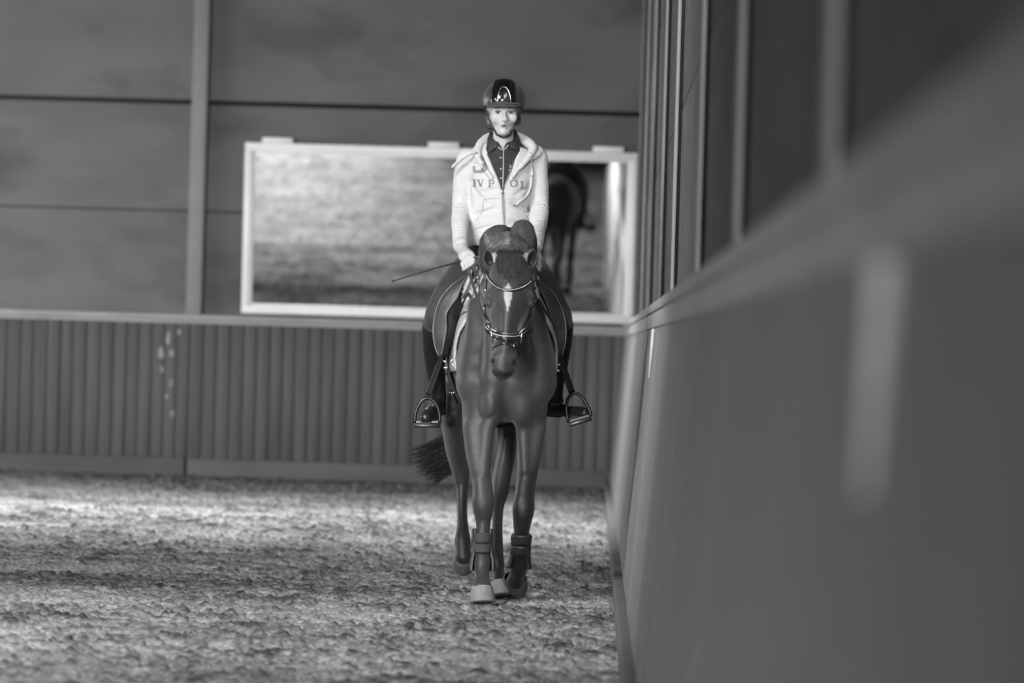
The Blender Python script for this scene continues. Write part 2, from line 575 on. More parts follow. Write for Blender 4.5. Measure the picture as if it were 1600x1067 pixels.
# ------------------------------------------------------------------ smooth solids (distance field + surface nets)
class Field:
    def __init__(s, lo, hi, h):
        s.h = h
        s.lo = np.array(lo, float)
        s.n = np.ceil((np.array(hi, float) - s.lo) / h).astype(int) + 1
        s.d = np.full(s.n, 0.25, np.float32)

    def _sub(s, lo, hi):
        i0 = np.clip(np.floor((np.array(lo) - s.lo) / s.h).astype(int), 0, s.n - 1)
        i1 = np.clip(np.ceil((np.array(hi) - s.lo) / s.h).astype(int) + 1, 1, s.n)
        sl = tuple(slice(a, b) for a, b in zip(i0, i1))
        ax = [(s.lo[k] + s.h * np.arange(i0[k], i1[k])).astype(np.float32) for k in range(3)]
        if any(len(a) == 0 for a in ax):
            return None, None
        X, Y, Z = np.meshgrid(*ax, indexing='ij')
        return sl, (X, Y, Z)

    def comb(s, sl, e, k, mode):
        d = s.d[sl]
        e = e.astype(np.float32)
        if mode == 'sub':
            e = -e
            if k <= 0:
                s.d[sl] = np.maximum(d, e)
            else:
                h = np.clip(0.5 - 0.5 * (d - e) / k, 0, 1)
                s.d[sl] = d * (1 - h) + e * h + k * h * (1 - h)
            return
        if k <= 0:
            s.d[sl] = np.minimum(d, e)
        else:
            h = np.clip(0.5 + 0.5 * (e - d) / k, 0, 1)
            s.d[sl] = d * h + e * (1 - h) - k * h * (1 - h)

    def ell(s, c, r, k=0.02, mode='add', R=None):
        c = np.array(c, float)
        r = np.array((r, r, r) if np.isscalar(r) else r, float)
        m = max(r) + max(k, 0) * 1.2 + 3 * s.h
        sl, G = s._sub(c - m, c + m)
        if sl is None:
            return s
        p = [G[i] - c[i] for i in range(3)]
        if R is not None:
            R = np.array(R)
            p = [R[i, 0] * p[0] + R[i, 1] * p[1] + R[i, 2] * p[2] for i in range(3)]
        k0 = np.sqrt((p[0] / r[0]) ** 2 + (p[1] / r[1]) ** 2 + (p[2] / r[2]) ** 2)
        k1 = np.sqrt((p[0] / r[0] ** 2) ** 2 + (p[1] / r[1] ** 2) ** 2 + (p[2] / r[2] ** 2) ** 2) + 1e-6
        s.comb(sl, k0 * (k0 - 1) / k1, k, mode)
        return s

    def cap(s, a, b, ra, rb, k=0.02, mode='add', side=None):
        """tapered capsule; ra, rb scalar or (along side axis, across)"""
        a, b = np.array(a, float), np.array(b, float)
        ra2 = (ra, ra) if np.isscalar(ra) else ra
        rb2 = (rb, rb) if np.isscalar(rb) else rb
        m = max(*ra2, *rb2) + max(k, 0) * 1.2 + 3 * s.h
        sl, (X, Y, Z) = s._sub(np.minimum(a, b) - m, np.maximum(a, b) + m)
        if sl is None:
            return s
        ab = b - a
        L = np.linalg.norm(ab) + 1e-9
        w = ab / L
        px, py, pz = X - a[0], Y - a[1], Z - a[2]
        t = px * w[0] + py * w[1] + pz * w[2]
        tc = np.clip(t, 0, L)
        f = tc / L
        dx, dy, dz = px - tc * w[0], py - tc * w[1], pz - tc * w[2]
        if np.isscalar(ra) and np.isscalar(rb):
            e = np.sqrt(dx * dx + dy * dy + dz * dz) - (ra + (rb - ra) * f)
        else:
            sd = np.array(side if side is not None else (1, 0, 0), float)
            sd = sd - w * sd.dot(w)
            sd /= np.linalg.norm(sd)
            nv = np.cross(w, sd)
            u = dx * sd[0] + dy * sd[1] + dz * sd[2]
            v = dx * nv[0] + dy * nv[1] + dz * nv[2]
            q = t - tc
            ru = ra2[0] + (rb2[0] - ra2[0]) * f
            rv = ra2[1] + (rb2[1] - ra2[1]) * f
            rw = np.minimum(ru, rv)
            k0 = np.sqrt((u / ru) ** 2 + (v / rv) ** 2 + (q / rw) ** 2)
            k1 = np.sqrt((u / ru ** 2) ** 2 + (v / rv ** 2) ** 2 + (q / rw ** 2) ** 2) + 1e-6
            e = k0 * (k0 - 1) / k1
            e = np.where(k0 < 1e-3, -rw, e)
        s.comb(sl, e, k, mode)
        return s

    def chain(s, P, R, k=0.02, mode='add', side=None, sub=0):
        if sub:
            q = [np.concatenate([np.array(p, float), np.atleast_1d(np.array(r, float))]) for p, r in zip(P, R)]
            q = spline(q, (len(P) - 1) * sub + 1)
            P = [v[:3] for v in q]
            R = [float(v[3]) if len(v) == 4 else (float(v[3]), float(v[4])) for v in q]
        A = np.array(P, float)
        m = max(np.max(np.atleast_1d(r)) for r in R) + max(k, 0) * 1.2 + 3 * s.h
        sl, _ = s._sub(A.min(0) - m, A.max(0) + m)
        t = Field.__new__(Field)
        t.h = s.h
        t.lo = s.lo + s.h * np.array([q.start for q in sl])
        t.d = np.full([q.stop - q.start for q in sl], 0.3, np.float32)
        t.n = np.array(t.d.shape)
        for i in range(len(P) - 1):
            t.cap(P[i], P[i + 1], R[i], R[i + 1], 0.0, 'add', side)
        s.comb(sl, t.d, k, mode)
        return s

    def cut(s, fn, lo, hi, k=0.0, mode='sub'):
        """fn(X,Y,Z) -> distance of a custom solid"""
        sl, G = s._sub(lo, hi)
        s.comb(sl, fn(*G), k, mode)
        return s

    def val(s, P):
        P = np.atleast_2d(P)
        q = (P - s.lo) / s.h
        q = np.clip(q, 0, s.n - 1.001)
        i = q.astype(int)
        f = q - i
        out = 0
        for a in (0, 1):
            for b in (0, 1):
                for c in (0, 1):
                    wt = np.abs(1 - a - f[:, 0]) * np.abs(1 - b - f[:, 1]) * np.abs(1 - c - f[:, 2])
                    out = out + wt * s.d[i[:, 0] + a, i[:, 1] + b, i[:, 2] + c]
        return out

    def grad(s, P):
        P = np.atleast_2d(P)
        e = s.h
        g = np.stack([s.val(P + np.eye(3)[i] * e) - s.val(P - np.eye(3)[i] * e) for i in range(3)], -1)
        return g / (np.linalg.norm(g, axis=1, keepdims=True) + 1e-9)

    def hit(s, px, py, off=0.0, Y0=None, Y1=None):
        """first surface point along the sight line through a pixel"""
        Y0 = s.lo[1] if Y0 is None else Y0
        Y1 = s.lo[1] + s.h * s.n[1] if Y1 is None else Y1
        ys = np.arange(Y0, Y1, s.h * 0.5)
        P = np.array([at(px, py, y) for y in ys])
        v = s.val(P)
        j = np.argmax(v < 0)
        if v[j] >= 0:
            j = int(np.argmin(v))
        p = P[j]
        return p + off * s.grad(p)[0] if off else p

    def out(s, c, d, off=0.0, rmax=0.8, last=False):
        """march from c along d to the surface"""
        c, d = np.array(c, float), np.array(d, float)
        d /= np.linalg.norm(d)
        r = np.arange(0.005, rmax, s.h * 0.4)
        v = s.val(c + r[:, None] * d)
        if last:
            j = len(r) - 1 - int(np.argmax((v < 0)[::-1]))
        else:
            j = int(np.argmax(v > 0))
        return c + d * (r[j] + off)

    def snap(s, P, off=0.0, it=4):
        P = np.array(P, float)
        for _ in range(it):
            P = P - (s.val(P) - off)[:, None] * s.grad(P) * 0.9
        return P

    def mesh(s):
        d = s.d.copy()
        d[0], d[-1] = 1, 1
        d[:, 0], d[:, -1] = 1, 1
        d[:, :, 0], d[:, :, -1] = 1, 1
        I = d < 0
        n = np.array(d.shape)
        cnt = np.zeros(n - 1, np.int8)
        for a in (0, 1):
            for b in (0, 1):
                for c in (0, 1):
                    cnt += I[a:n[0] - 1 + a, b:n[1] - 1 + b, c:n[2] - 1 + c]
        act = (cnt > 0) & (cnt < 8)
        ids = np.argwhere(act)
        vid = np.full(act.shape, -1, np.int32)
        vid[act] = np.arange(len(ids), dtype=np.int32)
        acc = np.zeros((len(ids), 3))
        num = np.zeros(len(ids))
        cor = [(a, b, c) for a in (0, 1) for b in (0, 1) for c in (0, 1)]
        vals = {c: d[ids[:, 0] + c[0], ids[:, 1] + c[1], ids[:, 2] + c[2]] for c in cor}
        for c in cor:
            for k in range(3):
                if c[k]:
                    continue
                c2 = list(c)
                c2[k] = 1
                va, vb = vals[c], vals[tuple(c2)]
                x = (va < 0) != (vb < 0)
                t = np.where(x, va / (va - vb + 1e-12), 0)
                p = np.zeros((len(ids), 3))
                p[:, 0], p[:, 1], p[:, 2] = c
                p[:, k] += t
                acc[x] += p[x]
                num[x] += 1
        V = s.lo + s.h * (ids + acc / num[:, None])
        quads = []
        for k in range(3):
            u, v = (k + 1) % 3, (k + 2) % 3
            A = I
            sl0 = [slice(1, -1)] * 3
            sl0[k] = slice(0, -1)
            sl1 = [slice(1, -1)] * 3
            sl1[k] = slice(1, None)
            a, b = A[tuple(sl0)], A[tuple(sl1)]
            e = np.argwhere(a != b)
            fl = a[e[:, 0], e[:, 1], e[:, 2]]
            off = np.ones(3, int)
            off[k] = 0
            e = e + off
            q = []
            for du, dv in ((-1, -1), (0, -1), (0, 0), (-1, 0)):
                c = e.copy()
                c[:, u] += du
                c[:, v] += dv
                q.append(vid[c[:, 0], c[:, 1], c[:, 2]])
            q = np.stack(q, -1)
            q = np.where(fl[:, None], q, q[:, ::-1])
            quads.append(q)
        F = np.concatenate(quads)
        F = F[(F >= 0).all(1)]
        return V, F

    def build(s, name, m, parent=None, tone=None, smooth_it=0):
        V, F = s.mesh()
        V0 = V
        if smooth_it:
            V = relax(V, F, smooth_it)
        t = tone(V0) if tone is not None else None
        return link_mesh(name, V, F, m, parent, True, t)


def relax(V, F, it):
    n = len(V)
    e0 = F.ravel()
    e1 = np.roll(F, -1, 1).ravel()
    cnt = np.bincount(e0, minlength=n) + np.bincount(e1, minlength=n)
    for _ in range(it):
        A = np.stack([np.bincount(e0, V[e1, k], n) + np.bincount(e1, V[e0, k], n) for k in range(3)], -1)
        V = V + 0.5 * (A / np.maximum(cnt, 1)[:, None] - V)
    return V


def strand_mesh(paths, r0, r1=0.0005, n=3, prof=None):
    """many tapered hairs in one mesh; paths: list of (k,3)"""
    Vs, Fs = [], []
    base = 0
    for P in paths:
        k = len(P)
        T = np.gradient(P, axis=0)
        T /= np.linalg.norm(T, axis=1, keepdims=True) + 1e-9
        ref = np.array([0.31, 0.92, 0.22])
        S = np.cross(T, ref)
        S /= np.linalg.norm(S, axis=1, keepdims=True) + 1e-9
        B = np.cross(T, S)
        f = np.linspace(0, 1, k)
        rr = (r0 * (1 - f) ** 0.6 + r1) if prof is None else prof(f)
        ang = 2 * np.pi * np.arange(n) / n
        ring = P[:, None, :] + rr[:, None, None] * (np.cos(ang)[None, :, None] * S[:, None, :] + np.sin(ang)[None, :, None] * B[:, None, :])
        Vs.append(ring.reshape(-1, 3))
        i = np.arange(k - 1)[:, None] * n
        j = np.arange(n)[None, :]
        j2 = (j + 1) % n
        Fs.append((np.stack([i + j, i + j2, i + n + j2, i + n + j], -1)).reshape(-1, 4) + base)
        base += k * n
    return np.concatenate(Vs), np.concatenate(Fs)


def smooth01(x, a, b):
    t = np.clip((x - a) / (b - a), 0, 1)
    return t * t * (3 - 2 * t)

# ------------------------------------------------------------------ the horse
def px2m(w, Y):
    return w * Y / FPX


def horse_field():
    f = Field((-0.95, 17.12, 0.02), (0.12, 19.75, 1.88), 0.0072)
    # trunk
    T = [(791, 606, 18.02, .150, .165), (791, 578, 18.16, .218, .235), (789, 562, 18.36, .222, .300), (783, 554, 18.62, .250, .325),
         (777, 553, 18.88, .255, .330), (769, 545, 19.10, .248, .300), (760, 533, 19.30, .225, .265), (755, 525, 19.44, .150, .170)]
    f.chain([at(*t[:3]) for t in T], [t[3:] for t in T], 0.03, side=(1, 0.1, 0), sub=3)
    # withers and loin
    f.chain([at(789, 452, 18.36), at(784, 443, 18.52), at(776, 462, 18.85)], [.06, .055, .08], 0.09)
    # shoulder blades and point of shoulder
    for sx in (-1, 1):
        f.cap(at(789 + sx * 38, 485, 18.46), at(791 + sx * 56, 596, 18.04), (.055, .11), (.062, .10), 0.07, side=(1, 0, 0))
        f.ell(at(791 + sx * 50, 602, 17.99), (.075, .085, .10), 0.05)
    # breast muscles with a groove between them
    f.ell(at(769, 628, 17.93), (.062, .085, .115), 0.030)
    f.ell(at(815, 630, 17.97), (.066, .085, .110), 0.030)
    f.cap(at(792, 600, 17.83), at(791, 650, 17.86), .016, .020, 0.035, 'sub')
    f.ell(at(798, 664, 17.85), (.030, .05, .045), .03, 'sub')
    f.chain([at(779, 626, 17.845), at(778, 642, 17.85), at(768, 653, 17.86), at(752, 655, 17.90)], [.004, .007, .007, .004], .018, 'sub', sub=2)
    # rump
    for sx in (-1, 1):
        f.ell(at(758 + sx * 42, 500, 19.22), (.095, .20, .16), 0.06)
        f.cap(at(757 + sx * 40, 520, 19.28), at(756 + sx * 36, 610, 19.34), .12, .10, 0.06)
    # neck
    N = [(789, 552, 18.22, .190, .27), (791, 500, 18.20, .158, .245), (792, 455, 18.13, .128, .205), (795, 420, 18.02, .105, .150),
         (797, 404, 17.90, .093, .112), (798, 410, 17.77, .085, .100)]
    f.chain([at(*n[:3]) for n in N], [n[3:] for n in N], 0.04, side=(1, 0, 0), sub=3)
    # neck muscle ridges beside the throat
    f.cap(at(742, 480, 18.12), at(745, 560, 18.03), .035, .06, 0.06)
    f.cap(at(838, 480, 18.12), at(842, 560, 18.03), .035, .06, 0.06)
    f.cap(at(776, 470, 17.93), at(771, 590, 17.90), .06, .05, 0.05)
    f.cap(at(808, 470, 17.93), at(812, 590, 17.92), .06, .05, 0.05)
    # hollow between neck and shoulder
    f.cap(at(735, 505, 17.93), at(741, 560, 17.89), .012, .018, 0.05, 'sub')
    f.cap(at(838, 515, 17.93), at(842, 570, 17.89), .012, .018, 0.05, 'sub')

    # head
    H = [(797, 424, 17.70, .092, .085), (797, 448, 17.665, .106, .130), (796, 476, 17.63, .102, .140), (794, 505, 17.59, .078, .115),
         (791, 530, 17.545, .060, .088), (789, 552, 17.505, .054, .068), (787, 566, 17.48, .052, .064), (786, 576, 17.475, .050, .056)]
    f.chain([at(*h[:3]) for h in H], [h[3:] for h in H], 0.02, side=(1, 0, 0), sub=3)
    # cheeks, brow ridges, face ridge
    for sx in (-1, 1):
        f.ell(at(796 + sx * 26, 490, 17.74), (.040, .10, .105), 0.03)
        f.ell(at(796 + sx * 31, 463, 17.585), (.026, .030, .020), 0.025)
        f.ell(at(796 + sx * 33, 474, 17.575), (.017, .022, .018), 0.012)
        f.cap(at(796 + sx * 26, 492, 17.55), at(793 + sx * 20, 516, 17.50), .012, .008, 0.018)
        # hollow above and below the eye
        f.ell(at(796 + sx * 25, 447, 17.53), (.016, .02, .016), 0.025, 'sub')
        f.cap(at(794 + sx * 29, 505, 17.47), at(791 + sx * 23, 530, 17.42), .010, .008, 0.02, 'sub')
        # nostrils
        f.cap(at(787 + sx * 12.5, 562, 17.46), at(786 + sx * 10, 578, 17.455), .022, .022, 0.02)
    f.cap(at(796, 470, 17.51), at(789, 545, 17.44), .020, .015, 0.03)
    # upper lip, mouth, chin
    f.ell(at(786, 578, 17.45), (.042, .035, .030), 0.02)
    f.cap(at(787, 572, 17.395), at(786, 584, 17.40), .003, .004, 0.008, 'sub')
    f.ell(at(784, 588, 17.49), (.030, .032, .022), 0.012)
    f.cap(at(772, 587, 17.42), at(800, 586, 17.42), .003, .003, 0.004, 'sub')

    for sx in (-1, 1):
        nst = f.hit(786.8 + sx * 16.8, 566.5, 0, 17.2, 17.7)
        f.ell(nst, (.0085, .018, .017), 0.005, 'sub')
    mo = f.hit(785, 585.5, 0, 17.2, 17.7)
    f.cap(mo + np.array([-.032, .006, 0]), mo + np.array([.032, .006, .002]), .0045, .0045, 0.004, 'sub')

    # fore legs
    side = (1, 0, 0)

    def leg(J, k=0.012, sub=3):
        f.chain([at(*j[:3]) for j in J], [(px2m(j[3], j[2]), j[4]) for j in J], k, side=side, sub=sub)
    leg([(752, 600, 18.02, 30, .13), (748, 650, 18.02, 26, .115), (747, 700, 17.96, 20.5, .085), (751, 742, 17.90, 15.5, .058),
         (754, 764, 17.87, 16, .052), (755, 784, 17.86, 16.8, .050), (755, 802, 17.86, 14.5, .044), (755, 820, 17.86, 11.3, .036),
         (754, 850, 17.84, 10.3, .034), (754, 868, 17.82, 11, .037), (754, 880, 17.805, 13.0, .043), (753, 893, 17.78, 11.5, .036),
         (753, 907, 17.745, 12.0, .034), (753, 919, 17.72, 16, .044)])
    # knee and forearm details
    f.ell(at(755, 786, 17.835), (.038, .030, .052), 0.035)
    f.cap(at(746, 803, 17.80), at(766, 805, 17.80), .004, .006, .012, 'sub')
    f.cap(at(762, 668, 17.91), at(757, 735, 17.86), .035, .020, 0.03)
    f.cap(at(735, 668, 17.95), at(744, 735, 17.88), .030, .018, 0.03)
    leg([(829, 600, 18.06, 32, .13), (829, 650, 18.09, 25, .115), (828, 695, 18.06, 20.5, .085), (823, 745, 18.01, 16, .060),
         (820, 770, 17.97, 15.5, .054), (818, 795, 17.95, 16.5, .052), (816, 815, 17.96, 14.5, .046), (815, 832, 17.99, 12.0, .038),
         (814, 858, 18.05, 10.8, .035), (812, 875, 18.09, 12.5, .040), (811, 887, 18.11, 13.5, .044), (808, 899, 18.14, 12.5, .038),
         (805, 909, 18.17, 14, .040)])
    f.ell(at(818, 793, 17.93), (.038, .030, .052), 0.035)
    f.cap(at(818, 668, 17.99), at(820, 735, 17.96), .034, .018, 0.03)
    f.cap(at(842, 668, 18.02), at(832, 735, 17.98), .030, .018, 0.03)
    # hind legs
    leg([(722, 560, 19.18, 40, .20), (712, 615, 19.05, 27, .17), (709, 660, 19.10, 19, .115), (712, 697, 19.20, 16.5, .085),
         (718, 722, 19.28, 15.5, .070), (721, 745, 19.31, 12.5, .058), (722, 765, 19.30, 9.3, .042), (722, 800, 19.25, 8.0, .034),
         (723, 826, 19.20, 9.5, .036), (723, 844, 19.17, 13.0, .044), (724, 858, 19.14, 11.5, .036), (724, 870, 19.13, 12.5, .040)])
    leg([(795, 560, 19.10, 40, .20), (797, 620, 18.95, 32, .17), (794, 675, 18.90, 17, .115), (790, 715, 18.85, 14.5, .085),
         (784, 745, 18.80, 14.5, .070), (781, 768, 18.75, 13.5, .060), (778, 790, 18.68, 9.5, .044), (777, 820, 18.56, 8.3, .034),
         (777, 855, 18.42, 9.2, .036), (777, 876, 18.34, 10.5, .044), (779, 895, 18.29, 9.0, .036), (781, 912, 18.23, 12, .042)])
    f.ell(at(770, 765, 18.84), (.022, .03, .03), 0.02)
    return f


def horse_tone(V):
    z = V[:, 2]
    Y = V[:, 1]
    t = np.full(len(V), COAT)
    n = vnoise(V[:, 0] * 9 + V[:, 1] * 6, V[:, 2] * 9, 41)
    # black points: lower legs go dark (bay)
    dark = smooth01(-z, -0.62, -0.42) * 0.78
    pl = np.linalg.norm(V[:, :2] - at(754, 850, 17.84)[:2], axis=1) < 0.16
    dark = np.where(pl, dark * 0.35, dark)
    rf = (V[:, 0] > -0.37) & (Y < 18.32)
    dark = np.where(rf, np.maximum(dark, smooth01(-z, -0.82, -0.50) * 0.86), dark)
    t = t * (1 - dark)
    # muzzle
    mz = at(786, 580, 17.43)
    d = np.linalg.norm((V - mz) * np.array([1, .6, 1]), axis=1)
    t *= 1 - 0.55 * (1 - smooth01(d, .03, .075))
    for sx in (-1, 1):
        q = np.linalg.norm((V - at(786.8 + sx * 16.2, 566.5, 17.45)) / np.array([.0095, .045, .016]), axis=1)
        t = np.where(q < 1, t * .25, t)
    q = np.abs(V[:, 2] - at(786, 585.5, 17.45)[2])
    t = np.where((q < .006) & (Y < 17.52), t * .4, t)
    # belly and inside of the legs paler, forehead darker
    fh = at(796, 470, 17.5)
    d = np.linalg.norm((V - fh) * np.array([1.0, .5, .6]), axis=1)
    t *= 1 - 0.25 * (1 - smooth01(d, .05, .13))
    # star
    c = ROT.T @ (V - CAM).T
    px, py = 800 + FPX * c[0] / -c[2], 533.5 - FPX * c[1] / -c[2]
    front = Y < 17.62
    ax = 793.5 - (py - 460) * 0.03
    wid = np.where(py < 452, (py - 441) * 0.55, np.where(py < 456, 5.6 - .4 * np.abs(py - 454), np.where(py < 468, 5.7, 5.7 - (py - 468) * 0.30)))
    wid = wid + 0.9 * (vnoise(px * .5, py * .5, 9) - .5)
    star = front & (np.abs(px - ax) < wid) & (py > 442) & (py < 487)
    t = np.where(star, 0.30, t)
    return t * (0.9 + 0.2 * n)


COAT = 0.038


def build_horse():
    f = horse_field()
    root = thing('horse', 'dark bay horse with a white star walking along the arena wall under its rider', 'horse', at(775, 935, 18.5) * np.array([1, 1, 0]))
    m = mat('horse_coat', COAT, 0.48, 0.16, 10, 0.14, 160, stretch=(1, 1, .35), spec=0.36, attr=True, sheen=0.1)
    f.build('body', m, root, tone=horse_tone, smooth_it=1)
    m_ear = mat('ear_inside', 0.025, .8)
    m_eye = mat('horse_eye', 0.006, 0.06, spec=.8)
    for sx in (-1, 1):
        MB().sphere(at(796 + sx * 33.5, 474, 17.578), .0175).build('eye', m_eye, root)
    # ears: a shell with a hollow
    for sx in (-1, 1):
        base = at(797 + sx * 27, 417, 17.70)
        tip = at(797 + sx * 35 + 1, 389.5, 17.665)
        g = Field(base - .12, base + np.array([.12, .12, .16]), 0.004)
        w = tip - base
        P = [base + w * q for q in (0, .25, .5, .75, .95)]
        sd = (1, 0.15 * sx, 0)
        g.chain(P, [(.028, .030), (.040, .030), (.038, .028), (.027, .020), (.010, .009)], 0.012, side=sd, sub=2)
        C = [p + np.array([sx * .010, -.020, 0]) for p in P]
        g.chain(C[1:4], [(.017, .019), (.021, .019), (.013, .013)], 0.006, 'sub', side=sd, sub=2)

        def et(V, P=P, sx=sx):
            q = np.min([np.linalg.norm(V - (p + np.array([sx * .008, -.012, 0])), axis=1) / r for p, r in zip(P[1:4], (.021, .024, .017))], axis=0)
            t = COAT * (1 - 0.75 * (1 - smooth01(q, .75, 1.1)))
            c = at(797 + sx * 22, 402, 17.66)
            pale = (np.linalg.norm((V - c) / np.array([.020, .05, .026]), axis=1) < 1) & (q > .9) & (V[:, 1] < 17.70)
            return np.where(pale, .34 if sx < 0 else .13, t)
        g.build('ear', m, root, tone=et, smooth_it=1)

    # hoofs
    def hoof(name, cor, sole, fw, r0, r1, r0b, r1b, m):
        """cor, sole: centres; fw: forward direction of the toe"""
        cor, sole, fw = np.array(cor), np.array(sole), np.array(fw, float)
        w = sole - cor
        w /= np.linalg.norm(w)
        fw = fw - w * fw.dot(w)
        fw /= np.linalg.norm(fw)
        sd = np.cross(w, fw)
        G = []
        for f_, ex in ((-0.10, .86), (0.0, .97), (0.05, 1.0), (.3, 1), (.6, 1), (.93, 1), (1.0, .97), (1.0, .6), (0.96, .01)):
            ring = []
            ff = min(max(f_, 0), 1)
            for a in np.linspace(0, 2 * np.pi, 33)[:-1]:
                ra = r0 + (r1 - r0) * ff
                rb = (r0b + (r1b - r0b) * ff)
                cx, cy = math.cos(a), math.sin(a)
                heel = 1.0 if cy > 0 else 0.82
                ring.append(cor + (sole - cor) * f_ + ex * (ra * cx * sd + rb * heel * cy * fw))
            G.append(ring)
        G = np.array(G).transpose(1, 0, 2)
        return MB().grid(G, close_u=True).build(name, m, root)
    m_hoof = mat('hoof_horn_dusty', 0.17, .8, .25, 30, .3, 60, stretch=(1, 1, .3))
    m_hoofd = mat('hoof_horn_dark', 0.06, .6, .25, 30, .2, 60)
    hoof('hoof', at(753, 916, 17.73), at(754, 941, 17.715), (0, -1, 0), px2m(16.5, 17.7), px2m(21, 17.7), .052, .068, m_hoof)
    c = at(804.5, 904, 18.20)
    hoof('hoof', c, c + np.array([-.002, .062, -.046]), (0, -.3, -1), px2m(19.5, 18.2), px2m(21, 18.2), .056, .066, m_hoofd)
    hoof('hoof', at(781.5, 909, 18.24), at(783, 931, 18.22), (0, -1, 0), px2m(14.5, 18.2), px2m(18, 18.2), .050, .064, m_hoof)
    c = at(724.5, 872, 19.15)
    hoof('hoof', c, c + np.array([.0, .055, -.045]), (0, -.3, -1), px2m(15.5, 19.1), px2m(16.5, 19.1), .052, .060, m_hoofd)

    # mane, combed over the crest to both sides
    m_hair = mat('mane_hair', 0.075, 0.36, 0.45, 60, 0.0, spec=.6, stretch=(1, 1, .2))
    m_fore = mat('forelock_hair', 0.04, 0.38, 0.4, 60, spec=.5)
    m_tail = mat('tail_hair', 0.018, 0.45, 0.4, 40, spec=.4)
    L = Field((-.66, 17.50, 1.30), (-.10, 18.75, 1.95), 0.006)
    L.chain([at(790, 404, 17.75), at(783, 388, 17.83), at(781, 376, 17.93), at(781, 376, 18.06), at(778, 392, 18.24), at(776, 424, 18.44)],
            [(.072, .03), (.080, .05), (.086, .062), (.088, .068), (.09, .07), (.08, .07)], 0.03, side=(1, 0, 0), sub=3)
    L.chain([at(812, 402, 17.76), at(816, 384, 17.84), at(818, 370, 17.94), at(817, 364, 18.06), at(814, 384, 18.24), at(805, 415, 18.4)],
            [(.050, .03), (.055, .05), (.055, .060), (.054, .064), (.05, .06), (.05, .06)], 0.012, side=(1, 0, 0), sub=3)
    L.ell(at(762, 402, 17.98), (.045, .10, .085), 0.04)
    L.ell(at(829, 392, 17.95), (.030, .08, .060), 0.03)
    gx = [L.lo[k] + L.h * np.arange(L.n[k]) for k in range(3)]
    Gp = np.stack(np.meshgrid(*gx, indexing='ij'), -1).reshape(-1, 3)
    msk = (Gp[:, 2] > at(797, 404, 17.8)[2]) & (Gp[:, 1] > 17.62) & (Gp[:, 1] < 18.35)
    e = np.full(len(Gp), .2)
    q = Gp[msk]
    z0 = at(797, 396, 17.78)[2]
    e[msk] = np.maximum(np.maximum(f.val(q) - .016, (z0 + 1.1 * (17.74 - q[:, 1]) - q[:, 2]) * .7), np.abs(q[:, 0] - at(797, 380, 18)[0]) - .125)
    L.comb((slice(None),) * 3, e.reshape(L.n), .012, 'add')
    L.chain([at(797, 344, 18.16), at(797, 350, 18.03), at(798, 362, 17.90), at(798, 382, 17.80)], [.020, .017, .012, .006], 0.014, 'sub')
    L.build('mane', m_hair, root, smooth_it=1)
    # hair strands combed from the parting down over the crest
    gxs, gys = np.arange(742, 850, 1.5), np.arange(338, 442, 1.5)
    Ys = np.arange(17.56, 18.45, .008)
    A0 = np.array([[at(x, y, 17.5) for y in gys] for x in gxs])
    A1 = np.array([[at(x, y, 18.5) for y in gys] for x in gxs])
    R_ = A0[:, :, None, :] + (A1 - A0)[:, :, None, :] * ((Ys - 17.5) / 1.0)[None, None, :, None]
    vv = L.val(R_.reshape(-1, 3)).reshape(R_.shape[:3]) < 0
    dep = np.where(vv.any(2), Ys[np.argmax(vv, 2)], np.nan)

    def drape(x, y):
        i = min(max(int(round((x - gxs[0]) / 1.5)), 0), len(gxs) - 1)
        j = min(max(int(round((y - gys[0]) / 1.5)), 0), len(gys) - 1)
        return dep[i, j]
    paths = []
    for i in range(2200):
        leftlobe = i % 5 < 3
        s_ = rng.uniform(-.12, 1) if i % 4 else -.1
        x0, y0 = 798 + rng.normal(0, 1.2) + (-1.5 if leftlobe else 1.5), 352 + 45 * s_
        if leftlobe:
            x2, y2 = rng.uniform(747, 776), 378 + 46 * s_ * .6 + rng.uniform(0, 26)
            x1, y1 = .5 * (x0 + x2) + 3, y0 + .22 * (y2 - y0) - 3
        else:
            x2, y2 = rng.uniform(822, 842), 378 + 30 * s_ * .6 + rng.uniform(0, 24)
            x1, y1 = .5 * (x0 + x2) + 4, y0 + .22 * (y2 - y0) - 5
        Q = spline([(x0, y0), (x1, y1), (x2, y2)], 14)
        lift = rng.uniform(.0, .0045)
        P = []
        for x, y in Q:
            for dy in (0, 2, 4, 6, 8, 11):
                d = drape(x, y + dy)
                if not np.isnan(d):
                    break
            if np.isnan(d):
                break
            P.append(at(x, y + dy, d))
        if len(P) < 6:
            continue
        P = np.array(P)
        for _ in range(2):
            P[1:-1] = .25 * P[:-2] + .5 * P[1:-1] + .25 * P[2:]
        P = L.snap(P, lift, 2)
        paths.append(P)
    V, F = strand_mesh(paths, 0.0016, 0.0005, 3)
    link_mesh('mane_strands', V, F, m_hair, root)
    # forelock between the ears, falling over the forehead
    paths = []
    for i in range(1200):
        u = rng.uniform(-1, 1)
        x0 = 795 + u * 16
        ln = rng.beta(1.6, 1.7)
        lk = round(u * 4) / 4
        x1 = 798 + (.5 * u + .5 * lk) * 19 + 3 * math.sin(9 * lk) + rng.normal(0, 2.2)
        y1 = 402 + 46 * ln * (1 - .45 * abs(u))
        ctrl = [at(x0, 389 + rng.normal(0, 5), 17.785)]
        for q in (.3, .65, 1.0):
            h = f.hit(x0 + (x1 - x0) * q + rng.normal(0, .8), 397 + (y1 - 397) * q, 0.003 + .007 * (1 - q) + rng.uniform(0, .006), 17.3, 17.85)
            ctrl.append(h)
        paths.append(spline(ctrl, 10))
    V, F = strand_mesh(paths, 0.0010, 0.0004, 3)
    link_mesh('forelock', V, F, m_fore, root)
    # tail swinging out to one side
    paths = []
